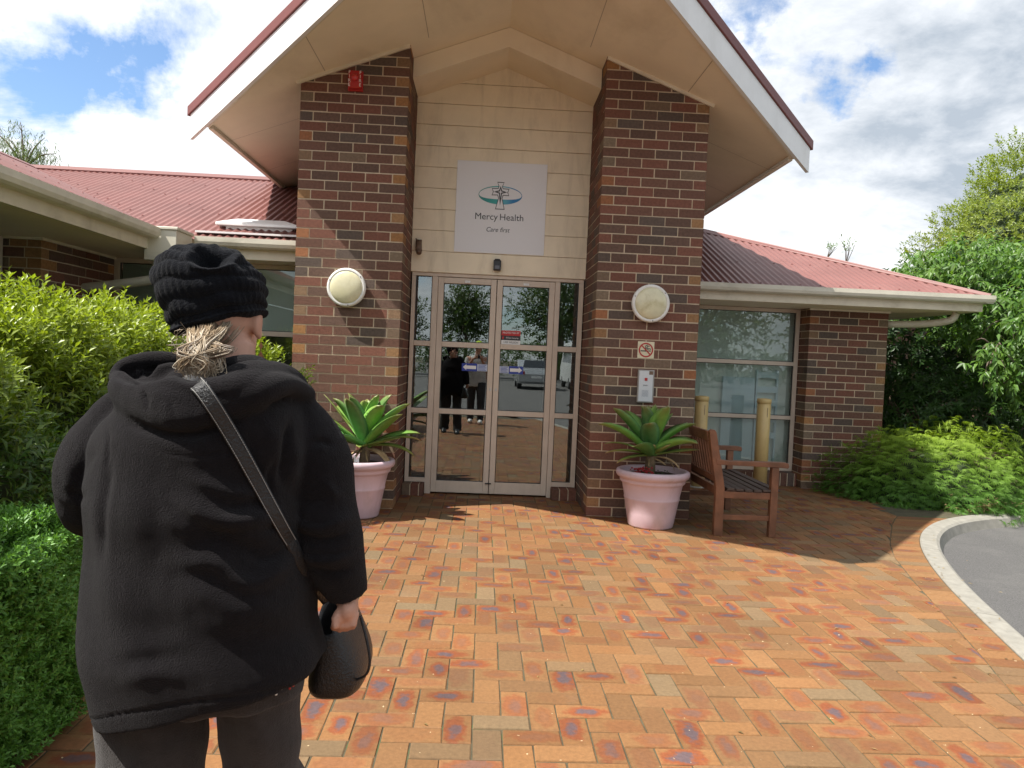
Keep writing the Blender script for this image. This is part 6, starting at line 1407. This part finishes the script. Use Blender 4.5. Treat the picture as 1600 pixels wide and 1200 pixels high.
tv = vehicle('parked_van', 'white van parked across the driveway, mirrored in the right door', 4.4, -29.5, 1.95, [(0, .35), (0, 2.25), (.25, 2.42), (4.0, 2.42), (4.6, 1.7), (5.5, 1.2), (5.6, .45), (5.5, .32)], [(.4, 1.35), (.4, 2.1), (3.7, 2.1), (4.35, 1.4)], M_vanw, 1.0, (1.0, 4.5), 'van')
tc_ = vehicle('parked_car', 'silver car parked in front of the van, mirrored in the right door', 1.6, -28.0, 1.76, [(0, .40), (-.02, .75), (.10, .98), (.95, 1.03), (1.7, 1.42), (2.7, 1.43), (3.5, 1.0), (4.4, .82), (4.5, .4), (4.4, .28), (.1, .28)], [(1.15, 1.04), (1.8, 1.36), (2.6, 1.37), (3.25, 1.04)], M_silver, .80, (.9, 3.6), 'car')
b = MB(); b.prism([(1.6-.62, -28-.97, .93), (1.6+.62, -28-.97, .93), (1.6+.52, -28-1.68, 1.305), (1.6-.52, -28-1.68, 1.305)], (0, .0, .012)); b.build('rear_window', M_wglz, tc_)
b = MB(); b.box((1.6-.26, -27.985, .46), (1.6+.26, -27.97, .57)); b.build('number_plate', M_white, tc_)
vehicle('parked_car', 'dark red car parked beyond the silver car, mirrored in the right sidelight', 6.6, -26.5, 1.74, [(0, .40), (-.02, .75), (.10, .98), (.95, 1.03), (1.7, 1.42), (2.7, 1.43), (3.5, 1.0), (4.4, .82), (4.5, .4), (4.4, .28), (.1, .28)], [(1.15, 1.04), (1.8, 1.36), (2.6, 1.37), (3.25, 1.04)], mat('dark_red_paint', (.20, .015, .02), .25, coat=.5), .80, (.9, 3.6), 'car')
# the person who takes the photograph
ph = thing('person', (-1.12, -7.42, 0), 'man in lime cap and grey shirt holding up a phone, mirrored in door', 'person')
px_, py_ = -1.12, -7.42
b = MB()
b.ball((px_+.02, py_+.02, 1.60), (.075, .095, .115), 20); b.tube([(px_, py_, 1.38), (px_+.01, py_+.01, 1.52)], .055, 12, round_ends=True); b.tube([(px_-.12, py_, .95), (px_-.13, py_+.01, 1.36), (px_+.13, py_+.01, 1.36), (px_+.12, py_, .95)], .10, 12, round_ends=True)
b.ball((px_+.02, py_+.118, 1.585), (.015, .02, .02), 10)
for s in (-1, 1):
    b.tube([(px_+s*.20, py_, 1.36), (px_+s*.25, py_+.04, 1.10), (px_+s*.14, py_+.30, 1.26), (px_+s*.085, py_+.38, 1.36)], [.05, .043, .036, .028], 10, round_ends=True)
    b.ball((px_+s*.075+.03, py_+.40, 1.39), (.02, .035, .045), 10)
    for k in range(4): b.tube([(px_+s*.08+.03, py_+.42, 1.36+.02*k), (px_+s*.05+.03, py_+.45, 1.37+.02*k), (px_+s*.02+.03, py_+.442, 1.372+.02*k)], [.009, .008, .007], 7, round_ends=True)
    b.tube([(px_+s*.09, py_-.02+.05*s, .92), (px_+s*.10, py_+.02+.09*s, .50), (px_+s*.10, py_-.02+.10*s, .10)], [.075, .055, .04], 10, round_ends=True)
link('body', fused(b, .011, 3), skin_mat(), ph, True)
b = MB()
rings = []
for z, w, d in ((.78, .20, .14), (.95, .205, .15), (1.15, .205, .15), (1.30, .21, .14), (1.39, .17, .11), (1.44, .08, .075)): rings.append([(px_+w*math.copysign(abs(math.cos(a))**.8, math.cos(a)), py_+d*math.copysign(abs(math.sin(a))**.8, math.sin(a)), z) for a in np.linspace(0, 2*np.pi, 28, endpoint=False)])
b.loft(rings)
for s in (-1, 1): b.tube([(px_+s*.18, py_, 1.37), (px_+s*.245, py_+.03, 1.13)], [.07, .072], 12, round_ends=False)
link('shirt', fused(b, .012, 3), mat('grey_shirt', (.48, .47, .46), .8, .2, 12), ph, True)
b = MB(); b.ball((px_, py_, .84), (.19, .135, .14), 18)
for s in (-1, 1): b.tube([(px_+s*.095, py_+.05*s, .86), (px_+s*.105, py_+.02+.09*s, .48), (px_+s*.105, py_-.02+.10*s, .07)], [.11, .085, .068], 14)
link('trousers', fused(b, .012, 3), mat('black_trousers', (.03, .03, .035), .8), ph, True)
for s in (-1, 1):
    b = MB(); b.ball((px_+s*.105, py_+.04+.10*s, .045), (.05, .135, .05), 16); b.build('shoe', M_white, ph, True)
b = MB(); b.ball((px_+.02, py_+.015, 1.655), (.087, .103, .088), 20); b.loft([[(px_+.02-.075, py_+.09, 1.66), (px_+.02+.075, py_+.09, 1.66), (px_+.02+.06, py_+.19, 1.645), (px_+.02-.06, py_+.19, 1.645)], [(px_+.02-.075, py_+.09, 1.668), (px_+.02+.075, py_+.09, 1.668), (px_+.02+.06, py_+.19, 1.652), (px_+.02-.06, py_+.19, 1.652)]]); b.build('cap', mat('lime_cloth', (.42, .55, .04), .8), ph, True)
pn = thing('phone', (px_+.03, py_+.43, 1.40), 'dark phone held up by the man in the lime cap', 'phone'); b = MB(); b.box((px_+.03-.074, py_+.428, 1.365), (px_+.03+.074, py_+.4355, 1.437), ch=.003); b.build('case', M_blackpl, pn); b = MB(); b.ball((px_+.09, py_+.437, 1.42), (.008, .003, .008), 10); b.build('lens', M_wglz, pn)
